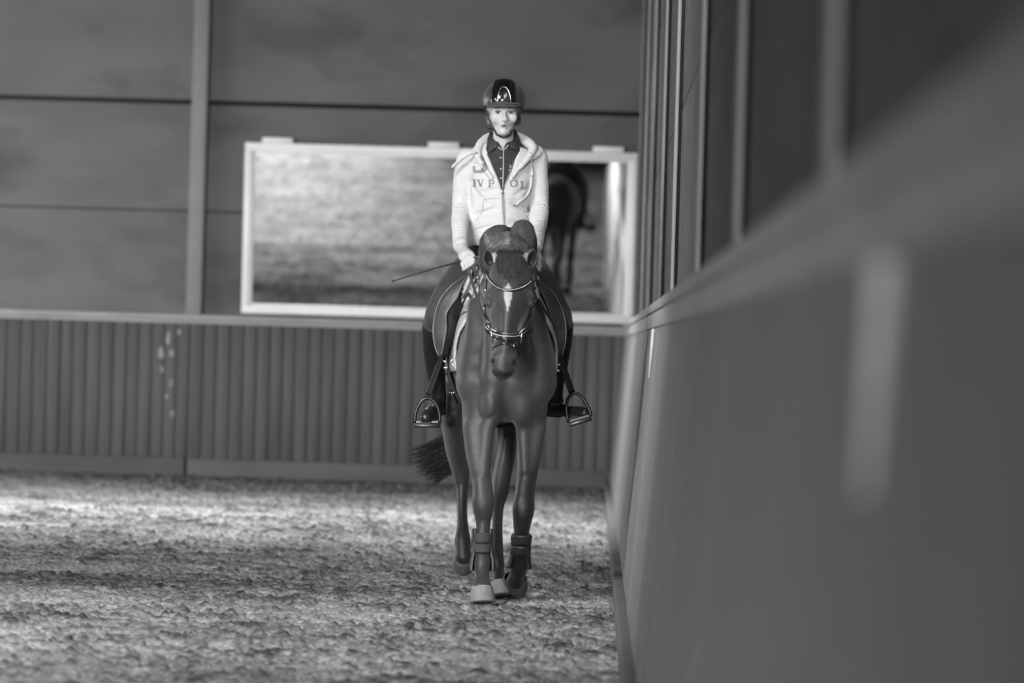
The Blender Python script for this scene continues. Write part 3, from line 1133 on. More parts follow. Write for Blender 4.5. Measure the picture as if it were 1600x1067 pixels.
    root_p = at(752, 522, 19.50)
    for i in range(900):
        u = (rng.integers(0, 9) + rng.normal(0, .22)) / 8.5 if i % 3 else rng.uniform(.3, 1)
        u = min(max(u, 0.0), 1.1)
        stray = i % 24 == 0
        a = at(752 + rng.normal(0, 4), 545 + rng.uniform(-10, 10), 19.56)
        b_ = at(733 + 8 * u + rng.normal(0, 5), 618 + 20 * u + rng.normal(0, 6), 19.55 + rng.normal(0, .02))
        c_ = at(704 + 10 * u + rng.normal(0, 5), 678 + 42 * u + rng.normal(0, 5), 19.52 + rng.normal(0, .03))
        ln = rng.beta(2.2, 1.3)
        ex, ey = (630 + 44 * u ** 1.3, 708 + 58 * u)
        if stray:
            ex, ey = rng.uniform(632, 700), ey + rng.uniform(-28, 14)
        e = at(704 + (ex - 704) * ln, 682 + 40 * u + (ey - 682 - 40 * u) * ln + rng.normal(0, 1.5), 19.52 + rng.normal(0, .05))
        paths.append(spline([root_p + rng.normal(0, .012, 3), a, b_, c_, e], 22))
    V, F = strand_mesh(paths, 0.0032, 0.0006, 4, prof=lambda q: 0.0022 * (1 - q) ** .5 + .0004)
    link_mesh('tail', V, F, m_tail, root)
    return f, root

# ------------------------------------------------------------------ the rider
SKIN = 0.42


def rider_body_field():
    f = Field(at(640, 672, 18.6) * np.array([1, 0, 1]) + np.array([0, 18.16, 0]), at(932, 128, 18.6) * np.array([1, 0, 1]) + np.array([0, 19.0, 0]), 0.0042)
    # head
    f.ell(at(787, 166, 18.725), (.074, .095, .108), 0)
    f.cap(at(787, 177, 18.672), at(786.5, 201, 18.660), (.0655, .064), (.034, .043), 0.02)
    f.ell(at(786.5, 207, 18.630), (.020, .018, .015), 0.018)
    for sx in (-1, 1):
        f.ell(at(787.5 + sx * 14.5, 184, 18.640), (.020, .022, .026), 0.02)
        f.cap(at(787 + sx * 14.8, 190, 18.69), at(786.5 + sx * 5.5, 205, 18.648), .020, .016, 0.016)
        f.ell(at(787.8 + sx * 9.8, 175, 18.598), (.017, .012, .0105), 0.012, 'sub')
        f.ell(at(787.8 + sx * 9.8, 175.2, 18.6215), (.0130, .0130, .0095), 0.003)
        f.cap(at(787.8 + sx * 4.5, 170.5, 18.607), at(787.8 + sx * 15, 170.5, 18.620), .006, .005, 0.01)
        f.ell(at(789 + sx * 2.9, 187.6, 18.594), (.0075, .010, .0065), 0.005)
        f.ell(at(787 + sx * 21.0, 181, 18.715), (.008, .019, .030), 0.006)
        f.ell(at(787 + sx * 22.5, 181, 18.705), (.004, .010, .018), 0.003, 'sub')
        f.ell(at(789 + sx * 1.7, 190, 18.585), (.0026, .004, .0024), 0.001, 'sub')
    f.cap(at(788, 173, 18.610), at(788.9, 186.5, 18.584), .0070, .0100, 0.014)
    f.cap(at(781.5, 195.4, 18.6175), at(786.8, 194.4, 18.6095), .0030, .0040, 0.006)
    f.cap(at(786.8, 194.4, 18.6095), at(792, 195.6, 18.6175), .0040, .0030, 0.006)
    f.cap(at(783.2, 199.2, 18.6150), at(790.6, 199.2, 18.6150), .0046, .0046, 0.006)
    # neck, trunk
    f.chain([at(787, 200, 18.725), at(786, 222, 18.735), at(785, 238, 18.76)], [(.050, .055), (.051, .056), (.070, .06)], 0.012, side=(1, 0, 0), sub=2)
    f.chain([at(785, 240, 18.77), at(783, 258, 18.77), at(783, 295, 18.75), at(781, 335, 18.75), at(780, 375, 18.77), at(782, 400, 18.80)],
            [(.09, .06), (.155, .078), (.118, .078), (.108, .070), (.130, .090), (.15, .10)], 0.02, side=(1, 0, 0), sub=2)
    # arms
    f.chain([at(728, 256, 18.775), at(722, 292, 18.775), at(720, 332, 18.74), at(719, 362, 18.57), at(722, 389, 18.395)],
            [.036, .033, .031, .030, .026], 0.02, sub=2)
    f.chain([at(840, 257, 18.775), at(842, 292, 18.775), at(844, 332, 18.74), at(839, 364, 18.57), at(836, 392, 18.395)],
            [.036, .033, .031, .030, .026], 0.02, sub=2)

    # hands: palm, four fingers closed round the rein, thumb on top
    def hand(w, pc, K, M, E_, D, th):
        f.cap(w, pc, (.026, .020), (.034, .024), 0.012, side=K[0] - K[3])
        for i in range(4):
            f.cap(pc + (K[i] - pc) * .3, K[i], .012, .0092, 0.007)
        rr = (.0086, .0090, .0086, .0076)
        for i in range(4):
            f.chain([K[i], M[i], E_[i], D[i]], [rr[i] * 1.04, rr[i], rr[i] * .95, rr[i] * .85], 0.0008)
        f.chain(th, [.014, .0110, .0098, .0080], 0.004)
    K = [at(736 - 4.6 * i, 402.5 + 3.6 * i, 18.275 + .006 * i) for i in range(4)]
    Mi = [at(739 - 4.6 * i, 411 + 3.2 * i, 18.255 + .008 * i) for i in range(4)]
    Ei = [at(736 - 4.0 * i, 415.5 + 2.2 * i, 18.282 + .006 * i) for i in range(4)]
    Di = [at(734 - 3.6 * i, 411 + 2.6 * i, 18.298 + .004 * i) for i in range(4)]
    hand(at(722, 388, 18.40), at(726, 399, 18.325), K, Mi, Ei, Di, [at(731, 393, 18.345), at(737, 396, 18.305), at(740.5, 402, 18.275), at(740.5, 408.5, 18.262)])
    K = [at(832 + 4.2 * i, 404 + 3.8 * i, 18.275 + .006 * i) for i in range(4)]
    Mi = [at(829 + 4.2 * i, 412 + 3.2 * i, 18.255 + .008 * i) for i in range(4)]
    Ei = [at(832 + 3.8 * i, 416.5 + 2.2 * i, 18.282 + .006 * i) for i in range(4)]
    Di = [at(834 + 3.4 * i, 412 + 2.6 * i, 18.298 + .004 * i) for i in range(4)]
    hand(at(837, 391, 18.40), at(839, 402, 18.325), K, Mi, Ei, Di, [at(834, 396, 18.345), at(830, 399, 18.305), at(827.5, 404, 18.275), at(827, 409, 18.262)])
    # legs inside breeches and boots
    f.ell(at(783, 402, 18.83), (.135, .11, .10), 0.03)
    for P in (LEG_R, LEG_L):
        f.chain([p[:3] for p in P], [p[3] - .012 for p in P], 0.015, sub=2)
    return f


def _leg(J):
    return [np.array(list(at(*j[:3])) + [j[3]]) for j in J]


LEG_R = _leg([(756, 402, 18.78, .085), (737, 416, 18.68, .080), (709, 446, 18.56, .071), (688, 478, 18.49, .060), (681, 494, 18.47, .054),
              (677, 514, 18.52, .0515), (677, 540, 18.60, .0490), (680, 575, 18.68, .0430), (684, 604, 18.74, .0345), (686, 622, 18.765, .031)])
LEG_L = _leg([(812, 404, 18.78, .085), (829, 420, 18.68, .080), (850, 448, 18.57, .070), (868, 478, 18.49, .058), (877, 494, 18.47, .052),
              (878, 514, 18.52, .0500), (876, 540, 18.60, .0470), (872, 575, 18.68, .0405), (869, 600, 18.73, .0335), (868, 620, 18.76, .031)])
FOOT_R = [(684, 618, 18.78, .034), (685, 634, 18.81, .035), (675, 645, 18.72, .036), (669, 650, 18.63, .035), (665, 652.5, 18.575, .027)]
FOOT_L = [(868, 618, 18.765, .034), (867, 638, 18.79, .035), (886, 645, 18.72, .035), (902, 645, 18.665, .033), (913, 645, 18.63, .027)]


def plane_below(p, n):
    """half space on the side n points to, through p: distance function"""
    p, n = np.array(p, float), np.array(n, float) / np.linalg.norm(n)
    return lambda X, Y, Z: -((X - p[0]) * n[0] + (Y - p[1]) * n[1] + (Z - p[2]) * n[2])


def body_tone(V):
    t = np.full(len(V), SKIN)
    up = lambda a, b, r: np.clip(1.2 - np.linalg.norm((V - at(*a)) / np.array(b), axis=1) / r, 0, 1)
    for sx in (-1, 1):
        c = at(787.8 + sx * 9.8, 169.6, 18.61)
        q = np.linalg.norm((V - c) / np.array([.018, .03, .0030]), axis=1)
        t = np.where(q < 1, t * .4, t)
        c = at(787.8 + sx * 9.8, 173.8, 18.61)
        q = np.linalg.norm((V - c) / np.array([.0150, .03, .0040]), axis=1)
        t = np.where(q < 1, t * .22, t)
        c = at(787.8 + sx * 9.8, 177.2, 18.61)
        q = np.linalg.norm((V - c) / np.array([.0130, .03, .0022]), axis=1)
        t = np.where(q < 1, t * .5, t)
    c = at(787, 197, 18.60)
    q = np.linalg.norm((V - c) / np.array([.0205, .03, .0090]), axis=1)
    t = t * (1 - .5 * (1 - smooth01(q, .75, 1.1)))
    q = np.linalg.norm((V - c) / np.array([.014, .03, .0022]), axis=1)
    t = np.where(q < 1, t * .12, t)
    return t


def build_rider():
    root = thing('person', 'rider in pale zip hoodie, dark breeches and black helmet, sitting on the horse', 'person', at(784, 402, 18.8))
    m_skin = mat('skin', SKIN, 0.5, 0.05, 20, 0.03, 200, attr=True, spec=.35)
    B = rider_body_field()
    B.build('body', m_skin, root, tone=body_tone, smooth_it=1)
    m_white = mat('eye_white', .28, .25)
    m_iris = mat('iris', .03, .15)
    for sx in (-1, 1):
        c = at(787.8 + sx * 9.8, 175.2, 18.6215)
        e = MB().sphere(c, (.0122, .0135, .0085), 10).build('eye', m_white, root)
        MB().sphere(c + np.array([0, -.0105, 0]), (.0066, .0038, .0060), 8).build('iris', m_iris, e)

    # ---- polo shirt
    m_polo = mat('polo_cotton', .022, .85, .2, 60, .2, 300)
    f = Field(at(728, 392, 18.55) - np.array([0, .0, 0]), at(844, 200, 18.95) + np.array([0, 0, 0]), 0.005)
    f.chain([at(785, 239, 18.765), at(783, 258, 18.76), at(783, 295, 18.74), at(781, 330, 18.74), at(780, 370, 18.75)],
            [(.085, .068), (.155, .090), (.105, .100), (.08, .07), (.08, .07)], 0.02, side=(1, 0, 0), sub=2)
    f.cap(at(786, 220, 18.738), at(785, 240, 18.755), (.060, .064), (.075, .074), 0.015)
    f.cut(plane_below(at(786, 218, 18.74), (0, -.25, 1)), at(740, 230, 18.5), at(830, 195, 18.95))
    V0 = np.array([at(779, 214, 18.66), at(790.5, 213, 18.66), at(785.5, 233.5, 18.66)])

    def vneck(X, Y, Z):
        hh = (Z - V0[2][2]) / (V0[0][2] - V0[2][2])
        cx = V0[2][0] + (0.5 * (V0[0][0] + V0[1][0]) - V0[2][0]) * hh
        return np.maximum(np.maximum(np.abs(X - cx) - .030 * np.clip(hh, 0, 1.4), -(hh) * .06), Y - 18.74)
    f.cut(vneck, at(765, 240, 18.5), at(805, 196, 18.8))
    polo = f.build('polo_shirt', m_polo, root, smooth_it=1)
    PF = f
    m_col = mat('polo_collar', .03, .8, .2, 60, .2, 300)
    for pts in ([(768, 206.5), (763, 222), (762.5, 239), (771, 236), (779, 228), (774, 217)], [(804, 205), (810.5, 218), (812, 230), (806, 237), (796, 230), (798, 216)]):
        top0, out1, out2, tip, inn, mid = [np.array(p, float) for p in pts]
        rows = []
        for s_ in np.linspace(0, 1, 9):
            a_ = (1 - s_) * top0 + s_ * inn if s_ < .5 else (1 - s_) * top0 + s_ * inn
            o_ = spline([top0, out1, out2, tip], 9)[int(round(s_ * 8))]
            i_ = spline([top0, mid, inn, inn + (tip - inn) * .3], 9)[int(round(s_ * 8))]
            rows.append([i_ + (o_ - i_) * q for q in np.linspace(0, 1, 6)])
        G = np.array([[PF.hit(p[0], p[1], .007 + .006 * math.sin(math.pi * j / 5), 18.55, 18.85) for j, p in enumerate(r)] for r in rows])
        G[:, :, 1] = np.minimum(G[:, :, 1], 18.80)
        MB().grid(G).build('collar', m_col, polo, solid=.006, sub=1)
    m_light = mat('pale_piping', .45, .6)
    MB().tube([PF.hit(x, y, .003, 18.5, 18.8) for x, y in ((786.8, 235), (786.6, 250), (786.2, 270), (785.6, 293))], .0026, 6).build('placket_piping', m_light, polo)
    MB().tube([PF.hit(x, y, .003, 18.5, 18.8) for x, y in ((777, 228.5), (781, 232), (785.5, 234.5), (790.5, 231), (794, 226.5))], .0024, 6).build('neck_piping', m_light, polo)
    for yy in (246.5, 264, 278.5):
        MB().sphere(PF.hit(782.6, yy, .003, 18.5, 18.8), (.0045, .003, .0045), 8).build('button', m_light, polo)
    mk = MB()
    for x, y in ((797, 258), (798.4, 260.6), (796.6, 261), (795.4, 265), (797, 266.4)):
        c = PF.hit(x, y, .002, 18.5, 18.8)
        mk.box(c[0] - .003, c[0] + .003, c[1] - .001, c[1] + .001, c[2] - .0018, c[2] + .0018)
    mk.build('chest_mark', m_light, polo, smooth=False)

    # ---- hoodie
    m_hood = mat('hoodie_fleece', .50, .9, .06, 30, .25, 160, sheen=.3)
    f = Field(at(690, 398, 18.28), at(868, 196, 19.0), 0.0055)
    f.chain([at(785, 243, 18.78), at(783, 256, 18.765), at(783, 290, 18.742), at(781, 330, 18.735), at(779, 362, 18.735), at(779, 392, 18.74)],
            [(.10, .07), (.178, .098), (.152, .112), (.146, .110), (.152, .118), (.150, .116)], 0.02, side=(1, 0, 0), sub=2)
    f.cut(plane_below(at(779, 384, 18.65), (0, -.05, -1)), at(700, 399, 18.5), at(850, 366, 19.0), 0.006)
    AR = [at(729, 248, 18.765), at(722.5, 285, 18.765), at(720, 325, 18.745), at(718.5, 357, 18.585), at(719.5, 381, 18.445)]
    AL = [at(840, 247, 18.765), at(842, 285, 18.765), at(844, 325, 18.745), at(840, 357, 18.585), at(836.5, 383, 18.445)]
    for P in (AR, AL):
        f.chain(P, [.050, .0455, .0425, .0395, .0345], 0.028, sub=3)
    # hood folds round the neck and its bag behind
    f.ell(at(786, 236, 18.875), (.125, .055, .085), 0.03)
    f.chain([at(786, 214, 18.85), at(768, 213, 18.81), at(753, 224, 18.755), at(746, 237, 18.70), at(752, 254, 18.660), at(768, 278, 18.632)],
            [.022, .022, .023, .020, .015, .009], 0.010, sub=2)
    f.chain([at(786, 214, 18.85), at(806, 211, 18.81), at(822, 220, 18.755), at(833, 232, 18.70), at(822, 250, 18.660), at(802, 276, 18.632)],
            [.022, .022, .023, .021, .015, .009], 0.010, sub=2)
    f.chain([at(750, 228, 18.80), at(741, 240, 18.74), at(745, 252, 18.69)], [.018, .020, .012], 0.008, sub=2)
    f.chain([at(825, 226, 18.80), at(843, 236, 18.74), at(834, 246, 18.69)], [.018, .020, .012], 0.008, sub=2)
    f.chain([at(757, 226, 18.725), at(755, 243, 18.675), at(765, 266, 18.64)], [.008, .008, .006], 0.004, 'sub', sub=2)
    f.chain([at(817, 224, 18.725), at(815, 242, 18.675), at(806, 262, 18.64)], [.008, .008, .006], 0.004, 'sub', sub=2)
    # armpit, chest and waist folds
    for a_, b_, r_ in (((738, 285, 18.63), (744, 312, 18.62), .007), ((742, 322, 18.62), (764, 303, 18.615), .006), ((741, 338, 18.625), (772, 326, 18.61), .007),
                       ((827, 290, 18.63), (820, 312, 18.62), .006), ((826, 330, 18.625), (800, 318, 18.61), .006), ((824, 352, 18.625), (798, 346, 18.61), .006),
                       ((738, 362, 18.63), (770, 352, 18.61), .006), ((744, 300, 18.63), (760, 318, 18.61), .006), ((740, 350, 18.63), (756, 338, 18.61), .006), ((818, 296, 18.63), (806, 304, 18.61), .005), ((752, 300, 18.62), (778, 296, 18.61), .004), ((812, 268, 18.64), (809, 288, 18.635), .004)):
        f.cap(f.hit(*a_[:2], .003), f.hit(*b_[:2], .003), r_ * 1.2, r_ * .7, 0.018, 'sub')

    # open neck: a V down to the zip
    T1, T2, Bt = at(760, 232, 18.66), at(812, 228, 18.66), at(785, 296.5, 18.62)

    def vee(X, Y, Z):
        hh = (Z - Bt[2]) / (T1[2] - Bt[2])
        hh2 = np.clip(hh, 0, 1.0)
        xl = Bt[0] + (T1[0] - Bt[0]) * hh2
        xr = Bt[0] + (T2[0] - Bt[0]) * hh2
        d = np.maximum(xl - X, X - xr) * .9
        return np.maximum(np.maximum(d, -hh * .1), Y - 18.735)
    f.cut(vee, at(740, 305, 18.45), at(832, 196, 18.75), 0.003)
    f.chain([at(786, 200, 18.735), at(786, 228, 18.74), at(785, 246, 18.755)], [.076, .074, .070], 0.006, 'sub')
    HD = f

    def wrinkle(o, segs):
        me = o.data
        n = len(me.vertices)
        co = np.empty(n * 3, np.float32)
        me.vertices.foreach_get('co', co)
        co = co.reshape(-1, 3).astype(float)
        no = np.empty(n * 3, np.float32)
        me.vertices.foreach_get('normal', no)
        no = no.reshape(-1, 3)
        W = co + np.array(parent_origin(root))
        disp = np.zeros(n)
        for P in segs:
            P = np.array(P)
            acc = 0.0
            for i in range(len(P) - 1):
                ab = P[i + 1] - P[i]
                L = np.linalg.norm(ab)
                t = ((W - P[i]) @ ab) / L
                dist = np.linalg.norm(W - P[i] - np.clip(t, 0, L)[:, None] * ab / L, axis=1)
                m_ = (t >= 0) & (t < L) & (dist < .062)
                sarc = acc + t
                amp = (.0006 + .0024 * smooth01(sarc, .10, .38)) * (.3 + 1.2 * vnoise(W[:, 0] * 9 + 3, W[:, 2] * 12, 23))
                wob = vnoise(W[:, 0] * 14, W[:, 2] * 12 + i * 7, 3) * .07
                disp = np.where(m_, amp * np.sin((sarc + wob + .25 * (W[:, 0])) * 2 * np.pi / .026), disp)
                acc += L
        disp += .0035 * (vnoise(W[:, 0] * 22 + W[:, 2] * 10, W[:, 2] * 22, 17) - .5) + .004 * (vnoise(W[:, 0] * 11 + W[:, 2] * 12, W[:, 2] * 8 + W[:, 1] * 9, 19) - .5)
        co += no * disp[:, None]
        me.vertices.foreach_set('co', co.astype(np.float32).ravel())
        me.update()
    hood = f.build('hoodie', m_hood, root, smooth_it=1)
    wrinkle(hood, (AR, AL))
    m_rib = mat('hoodie_rib_knit', .51, .9, .05, 30, .5, 120, stretch=(3, 3, .3))
    for P, nm in ((AR, 'cuff'), (AL, 'cuff')):
        a_, b_ = P[-1], P[-1] + (P[-1] - P[-2]) / np.linalg.norm(P[-1] - P[-2]) * .036
        MB().tube([a_ - (b_ - a_) * .12, a_, a_ + (b_ - a_) * .5, b_, b_ + (b_ - a_) * .05], [.036, .0375, .0365, .0335, .030], 24).build(nm, m_rib, hood)
    wb = []
    for a_ in np.linspace(0, 2 * np.pi, 49)[:-1]:
        row = []
        for yy, off in ((370, .001), (371, .004), (377, .005), (383, .004), (384.5, .0)):
            c = at(779, yy, 18.74)
            row.append(HD.out(at(779, min(yy, 379), 18.74), (math.cos(a_), math.sin(a_), 0), off, .4) * np.array([1, 1, 0]) + np.array([0, 0, c[2]]))
        wb.append(row)
    MB().grid(np.array(wb), close_u=True).build('waistband', m_rib, hood)
    m_zip = mat('zip_teeth', .22, .35, .3, 200, metal=.5)
    V1 = [HD.hit(x, y, .003, 18.4, 18.9) for x, y in ((785.5, 297), (786, 310), (786.8, 330), (788, 350), (788.4, 368))]
    MB().tube(V1, 1.0, 6, flat=(.0042, .0015), up=(0, -1, 0)).build('zip', m_zip, hood)
    for dx in (-2.3, 2.3):
        MB().tube([HD.hit(x + dx, y, .002, 18.4, 18.9) for x, y in ((785.5, 300), (786, 312), (786.8, 330), (788, 350), (788.4, 368))], .0022, 6).build('zip_placket_seam', mat('fleece_seam', .50, .9), hood)
    for tx, ty in ((760.5, 234), (811.5, 230)):
        pts = [np.array([tx, ty]) + (np.array([785.2, 296.5]) - np.array([tx, ty])) * q for q in np.linspace(.1, 1, 9)]
        sx = -1 if tx < 786 else 1
        MB().tube([HD.hit(p[0] + sx * 1.6, p[1], .003, 18.4, 18.9) for p in pts], 1.0, 6, flat=(.0035, .0016), up=(0, -1, 0)).build('zip', m_zip, hood)
    MB().tube([HD.hit(785.4, 296, .006, 18.4, 18.9), HD.hit(785.5, 303, .006, 18.4, 18.9)], 1, 6, flat=(.004, .002), up=(0, -1, 0)).build('zip_pull', m_zip, hood)
    m_seam = mat('fleece_seam', .50, .9)
    for pts in (((757, 311), (755, 316), (754.5, 325), (750, 336), (744, 345)), ((757, 311), (768, 310), (781, 310)), ((812, 312), (816, 322), (820, 336), (824, 346)),
                ((812, 312), (803, 310), (792, 310)), ((738, 250), (739, 268), (740, 285), (738, 300)), ((830, 250), (829, 268), (828, 285), (829, 300))):
        MB().tube([HD.hit(x, y, .0012, 18.4, 18.9) for x, y in spline(pts, 12)], .0022, 6).build('seam', m_seam, hood)
    # patterned pocket lining at the side
    MB().tube([HD.hit(x, y, .001, 18.4, 18.9) for x, y in ((824.5, 322), (826, 332), (826.5, 345))], 1, 8, flat=(.007, .003), up=(0, -1, 0)).build(
        'pocket_lining', mat('spotted_lining', .10, .8, .9, 160), hood)
    # cords
    m_cord = mat('hood_cord', .54, .8, .1, 60, .3, 200)
    c = MB().tube(spline([at(744, 238, 18.675), at(732, 241, 18.66), at(722, 247, 18.66), at(713, 254, 18.67), at(706.5, 261.5, 18.68)], 20), .0062, 8).build('cord', m_cord, hood)
    MB().tube([at(706.5, 261.5, 18.68), at(704, 264, 18.685)], .003, 8).build('cord_end', m_zip, c)
    c = MB().tube(spline([HD.hit(*p, .010, 18.4, 18.9) for p in ((828.5, 241), (829.5, 258), (829, 275), (827, 293), (821, 306), (811, 314.5), (804, 320))], 30), .0058, 8).build('cord', m_cord, hood)
    MB().tube([HD.hit(804, 320, .006, 18.4, 18.9), HD.hit(801.5, 322, .006, 18.4, 18.9)], .0035, 8).build('cord_end', m_zip, c)
    for x, y in ((829, 240), (746, 240)):
        MB().sphere(HD.hit(x, y, .001, 18.4, 18.9), (.005, .003, .005), 8).build('eyelet', m_zip, hood)

    # ---- print on the chest: block numeral and serif letters
    m_ink = mat('chest_print_ink', .17, .8, .1, 60)

    def strokes(name, polys, m, off=.0036, thick=.0012):
        b = MB()
        for poly in polys:
            poly = [np.array(p, float) for p in poly]
            # dense quads between two rails
            n = len(poly) // 2
            A, Bp = poly[:n], poly[n:][::-1]
            G = []
            for p, q in zip(A, Bp):
                G.append([HD.hit(*(p + (q - p) * s_), off, 18.4, 18.9) for s_ in (0, .5, 1)])
            b.grid(np.array(G))
        return b.build(name, m, hood, solid=thick, smooth=False)

    def bar(x0, y0, x1, y1, w, n=5):
        p, q = np.array([x0, y0], float), np.array([x1, y1], float)
        t = (q - p) / np.linalg.norm(q - p)
        nn = np.array([-t[1], t[0]]) * w / 2
        L_ = [p + (q - p) * s_ for s_ in np.linspace(0, 1, n)]
        return [v + nn for v in L_] + [v - nn for v in L_][::-1]

    def arc(cx, cy, rx_, ry_, a0, a1, w, w2=None, n=16):
        A, Bq = [], []
        for a_ in np.radians(np.linspace(a0, a1, n)):
            wv = w * abs(math.cos(a_)) + (w2 if w2 is not None else w) * abs(math.sin(a_))
            A.append((cx + (rx_ + wv / 2) * math.cos(a_), cy - (ry_ + wv / 2) * math.sin(a_)))
            Bq.append((cx + (rx_ - wv / 2) * math.cos(a_), cy - (ry_ - wv / 2) * math.sin(a_)))
        return A + Bq[::-1]
    th, tn = 1.9, .8
    strokes('print_letter_i', [bar(742, 281, 742, 291.5, th), bar(739.8, 281, 744.2, 281, tn), bar(739.8, 291.5, 744.2, 291.5, tn)], m_ink)
    strokes('print_letter_v', [bar(747.6, 281, 751.4, 291.6, th), bar(755, 281, 751.4, 291.6, tn), bar(745.6, 281, 750, 281, tn), bar(753, 281, 757, 281, tn)], m_ink)
    strokes('print_letter_p', [bar(765.2, 281.4, 765.2, 291.8, th), bar(763, 281.4, 768, 281.4, tn), bar(763, 291.8, 767.6, 291.8, tn), arc(767.4, 284.2, 4.6, 2.8, 90, -90, th, tn)], m_ink)
    strokes('print_letter_o', [arc(802.6, 286.6, 5.2, 5.2, 0, 360, th, tn, 25)], m_ink)
    strokes('print_letter_l', [bar(814, 283.2, 815, 294, th), bar(812, 283.2, 816.4, 283, tn), bar(813, 294.2, 821.4, 293.2, tn), bar(821.4, 293.4, 821.2, 290.6, tn)], m_ink)
    m_num = mat('numeral_print_ink', .20, .8, .1, 60)
    strokes('print_numeral', [bar(750.5, 244, 755, 252, 4.6), arc(750.6, 260.5, 6.6, 7.2, 55, -80, 5.0, 4.2), bar(752.2, 268.2, 741.6, 268.2, 4.6), bar(742, 268.2, 741, 259.4, 3.4)], m_num)

    # ---- breeches
    m_br = mat('breeches_fabric', .025, .75, .1, 40, .12, 200, sheen=.12)
    f = Field(at(650, 525, 18.38), at(910, 366, 19.02), 0.006)
    f.ell(at(783, 402, 18.83), (.150, .125, .115), 0)
    f.cap(at(780, 380, 18.77), at(782, 400, 18.80), (.138, .105), (.15, .115), 0.02)
    f.cut(plane_below(at(780, 376, 18.75), (0, 0, 1)), at(700, 390, 18.5), at(870, 364, 19.02), .004)
    for P in (LEG_R, LEG_L):
        f.chain([p[:3] for p in P[:7]], [p[3] for p in P[:7]], 0.02, sub=3)
    br = f.build('breeches', m_br, root, smooth_it=2)
    wbp = []
    m_belt = mat('belt_leather', .015, .4)
    for a_ in np.linspace(0, 2 * np.pi, 41)[:-1]:
        c = at(780, 384, 18.77)
        p = f.out(c, (math.cos(a_), math.sin(a_), 0), .003, .4)
        wbp.append([p + np.array([0, 0, -.012]), p + np.array([math.cos(a_) * .003, math.sin(a_) * .003, 0]), p + np.array([0, 0, .012])])
    MB().grid(np.array(wbp), close_u=True).build('belt', m_belt, br, solid=.004)

    # ---- half chaps and short boots
    m_chap = mat('half_chap_leather', .012, .45, .2, 30, .1, 80, spec=.4)
    m_boot = mat('boot_leather', .020, .28, .3, 25, .1, 60, spec=.5)
    m_sole = mat('boot_sole', .05, .7)
    m_pip = mat('chap_piping', .30, .4)
    for P, Ft, sgn in ((LEG_R, FOOT_R, -1), (LEG_L, FOOT_L, 1)):
        c0 = P[5][:3]
        f = Field(np.min([p[:3] for p in P[4:]], axis=0) - .08, np.max([p[:3] for p in P[4:]], axis=0) + .08, .005)
        f.chain([p[:3] for p in P[4:]], [p[3] + .005 for p in P[4:]], 0, sub=2)
        ax = P[5][:3] - P[6][:3]
        f.cut(plane_below(P[5][:3] + ax * .35, ax), f.lo, f.lo + .005 * f.n, .004)
        ch = f.build('half_chap', m_chap, root, smooth_it=1)
        c = P[5][:3] + ax * .32
        ring = []
        for a_ in np.linspace(0, 2 * np.pi, 33)[:-1]:
            ring.append(f.out(c, (math.cos(a_), math.sin(a_), -ax[2] * 0), .002, .12) + np.array([0, 0, .012 * math.cos(a_) * -sgn]))
        MB().tube(ring + ring[:1], .0026, 6).build('piping', m_pip, ch)
        Fp = [at(*q[:3]) for q in Ft]
        f = Field(np.min(Fp, axis=0) - .09, np.max(Fp, axis=0) + .09, .0042)
        f.chain(Fp, [q[3] for q in Ft], 0.0, sub=2)
        f.cap(Fp[0] + np.array([0, -.01, .03]), Fp[1], .035, .036, .01)
        toe, heel = Fp[-1], Fp[1]
        d = toe - heel
        dn = np.cross(np.cross(d, (0, 0, 1)), d)
        dn /= np.linalg.norm(dn)
        solep = heel - dn * (.030 if dn[2] > 0 else -.030)
        up_ = dn if dn[2] > 0 else -dn
        solep = toe - up_ * .020
        f.cut(plane_below(solep, -up_), f.lo, f.lo + .0042 * f.n, .004)
        # heel notch comes with the sole below
        bo = f.build('boot', m_boot, root, smooth_it=1)
        fl = d - up_ * d.dot(up_)
        L_ = np.linalg.norm(fl)
        fl /= L_
        sd = np.cross(fl, up_)
        for s0, s1, dz0, nm in ((-.035, L_ + .026, .010, 'sole'), (-.035, .03, .022, 'heel')):
            G = []
            n = 18
            for i in range(n + 1):
                q = i / n
                pos = s0 + (s1 - s0) * q
                hw = .034 * math.sqrt(max(1e-4, 1 - (2 * q - 1) ** 6)) * (1 if nm == 'heel' else (.85 + .25 * math.sin(q * 2.6)))
                base = heel + fl * pos
                base = base - up_ * ((base - solep).dot(up_))
                G.append([base + sd * hw + up_ * .003, base - sd * hw + up_ * .003, base - sd * hw - up_ * dz0, base + sd * hw - up_ * dz0, base + sd * hw + up_ * .003])
            MB().grid(np.array(G)).build(nm, m_sole, bo, smooth=False)
        # laces on the instep
        lm = MB()
        for q in (.12, .24, .36, .48):
            base = heel + d * q * .8 + up_ * .02
            c0 = base - fl * .0
            pts = []
            for a_ in np.radians(np.linspace(35, 145, 9)):
                pts.append(f.out(c0, sd * math.cos(a_) + (up_ * .8 + fl * .6) * math.sin(a_), .002, .12))
            lm.tube(pts, .0028, 6)
        lm.build('laces', mat('boot_lace', .10, .6), bo)

    # ---- helmet
    m_mat_ = mat('helmet_matte_shell', .030, .42, .05, 30, spec=.5, sheen=.12)
    m_gls = mat('helmet_gloss_panel', .004, .05, .05, 30, spec=.6, coat=1.0)
    m_chr = mat('chrome_trim', .75, .15, .05, 30, metal=1.0)
    m_str = mat('chin_strap', .015, .6, .2, 60)
    hc = at(787.5, 158, 18.715)
    hr = np.array([.1035, .132, .106])

    def helmet_shape(f, grow, k=0):
        f.ell(hc, hr + grow, k)
        return f
    f = Field(hc - np.array([.13, .21, .09]), hc + np.array([.13, .16, .13]), .0036)
    helmet_shape(f, 0)
    f.ell(hc + np.array([0, -.12, -.024]), (.088, .062, .010), .012)
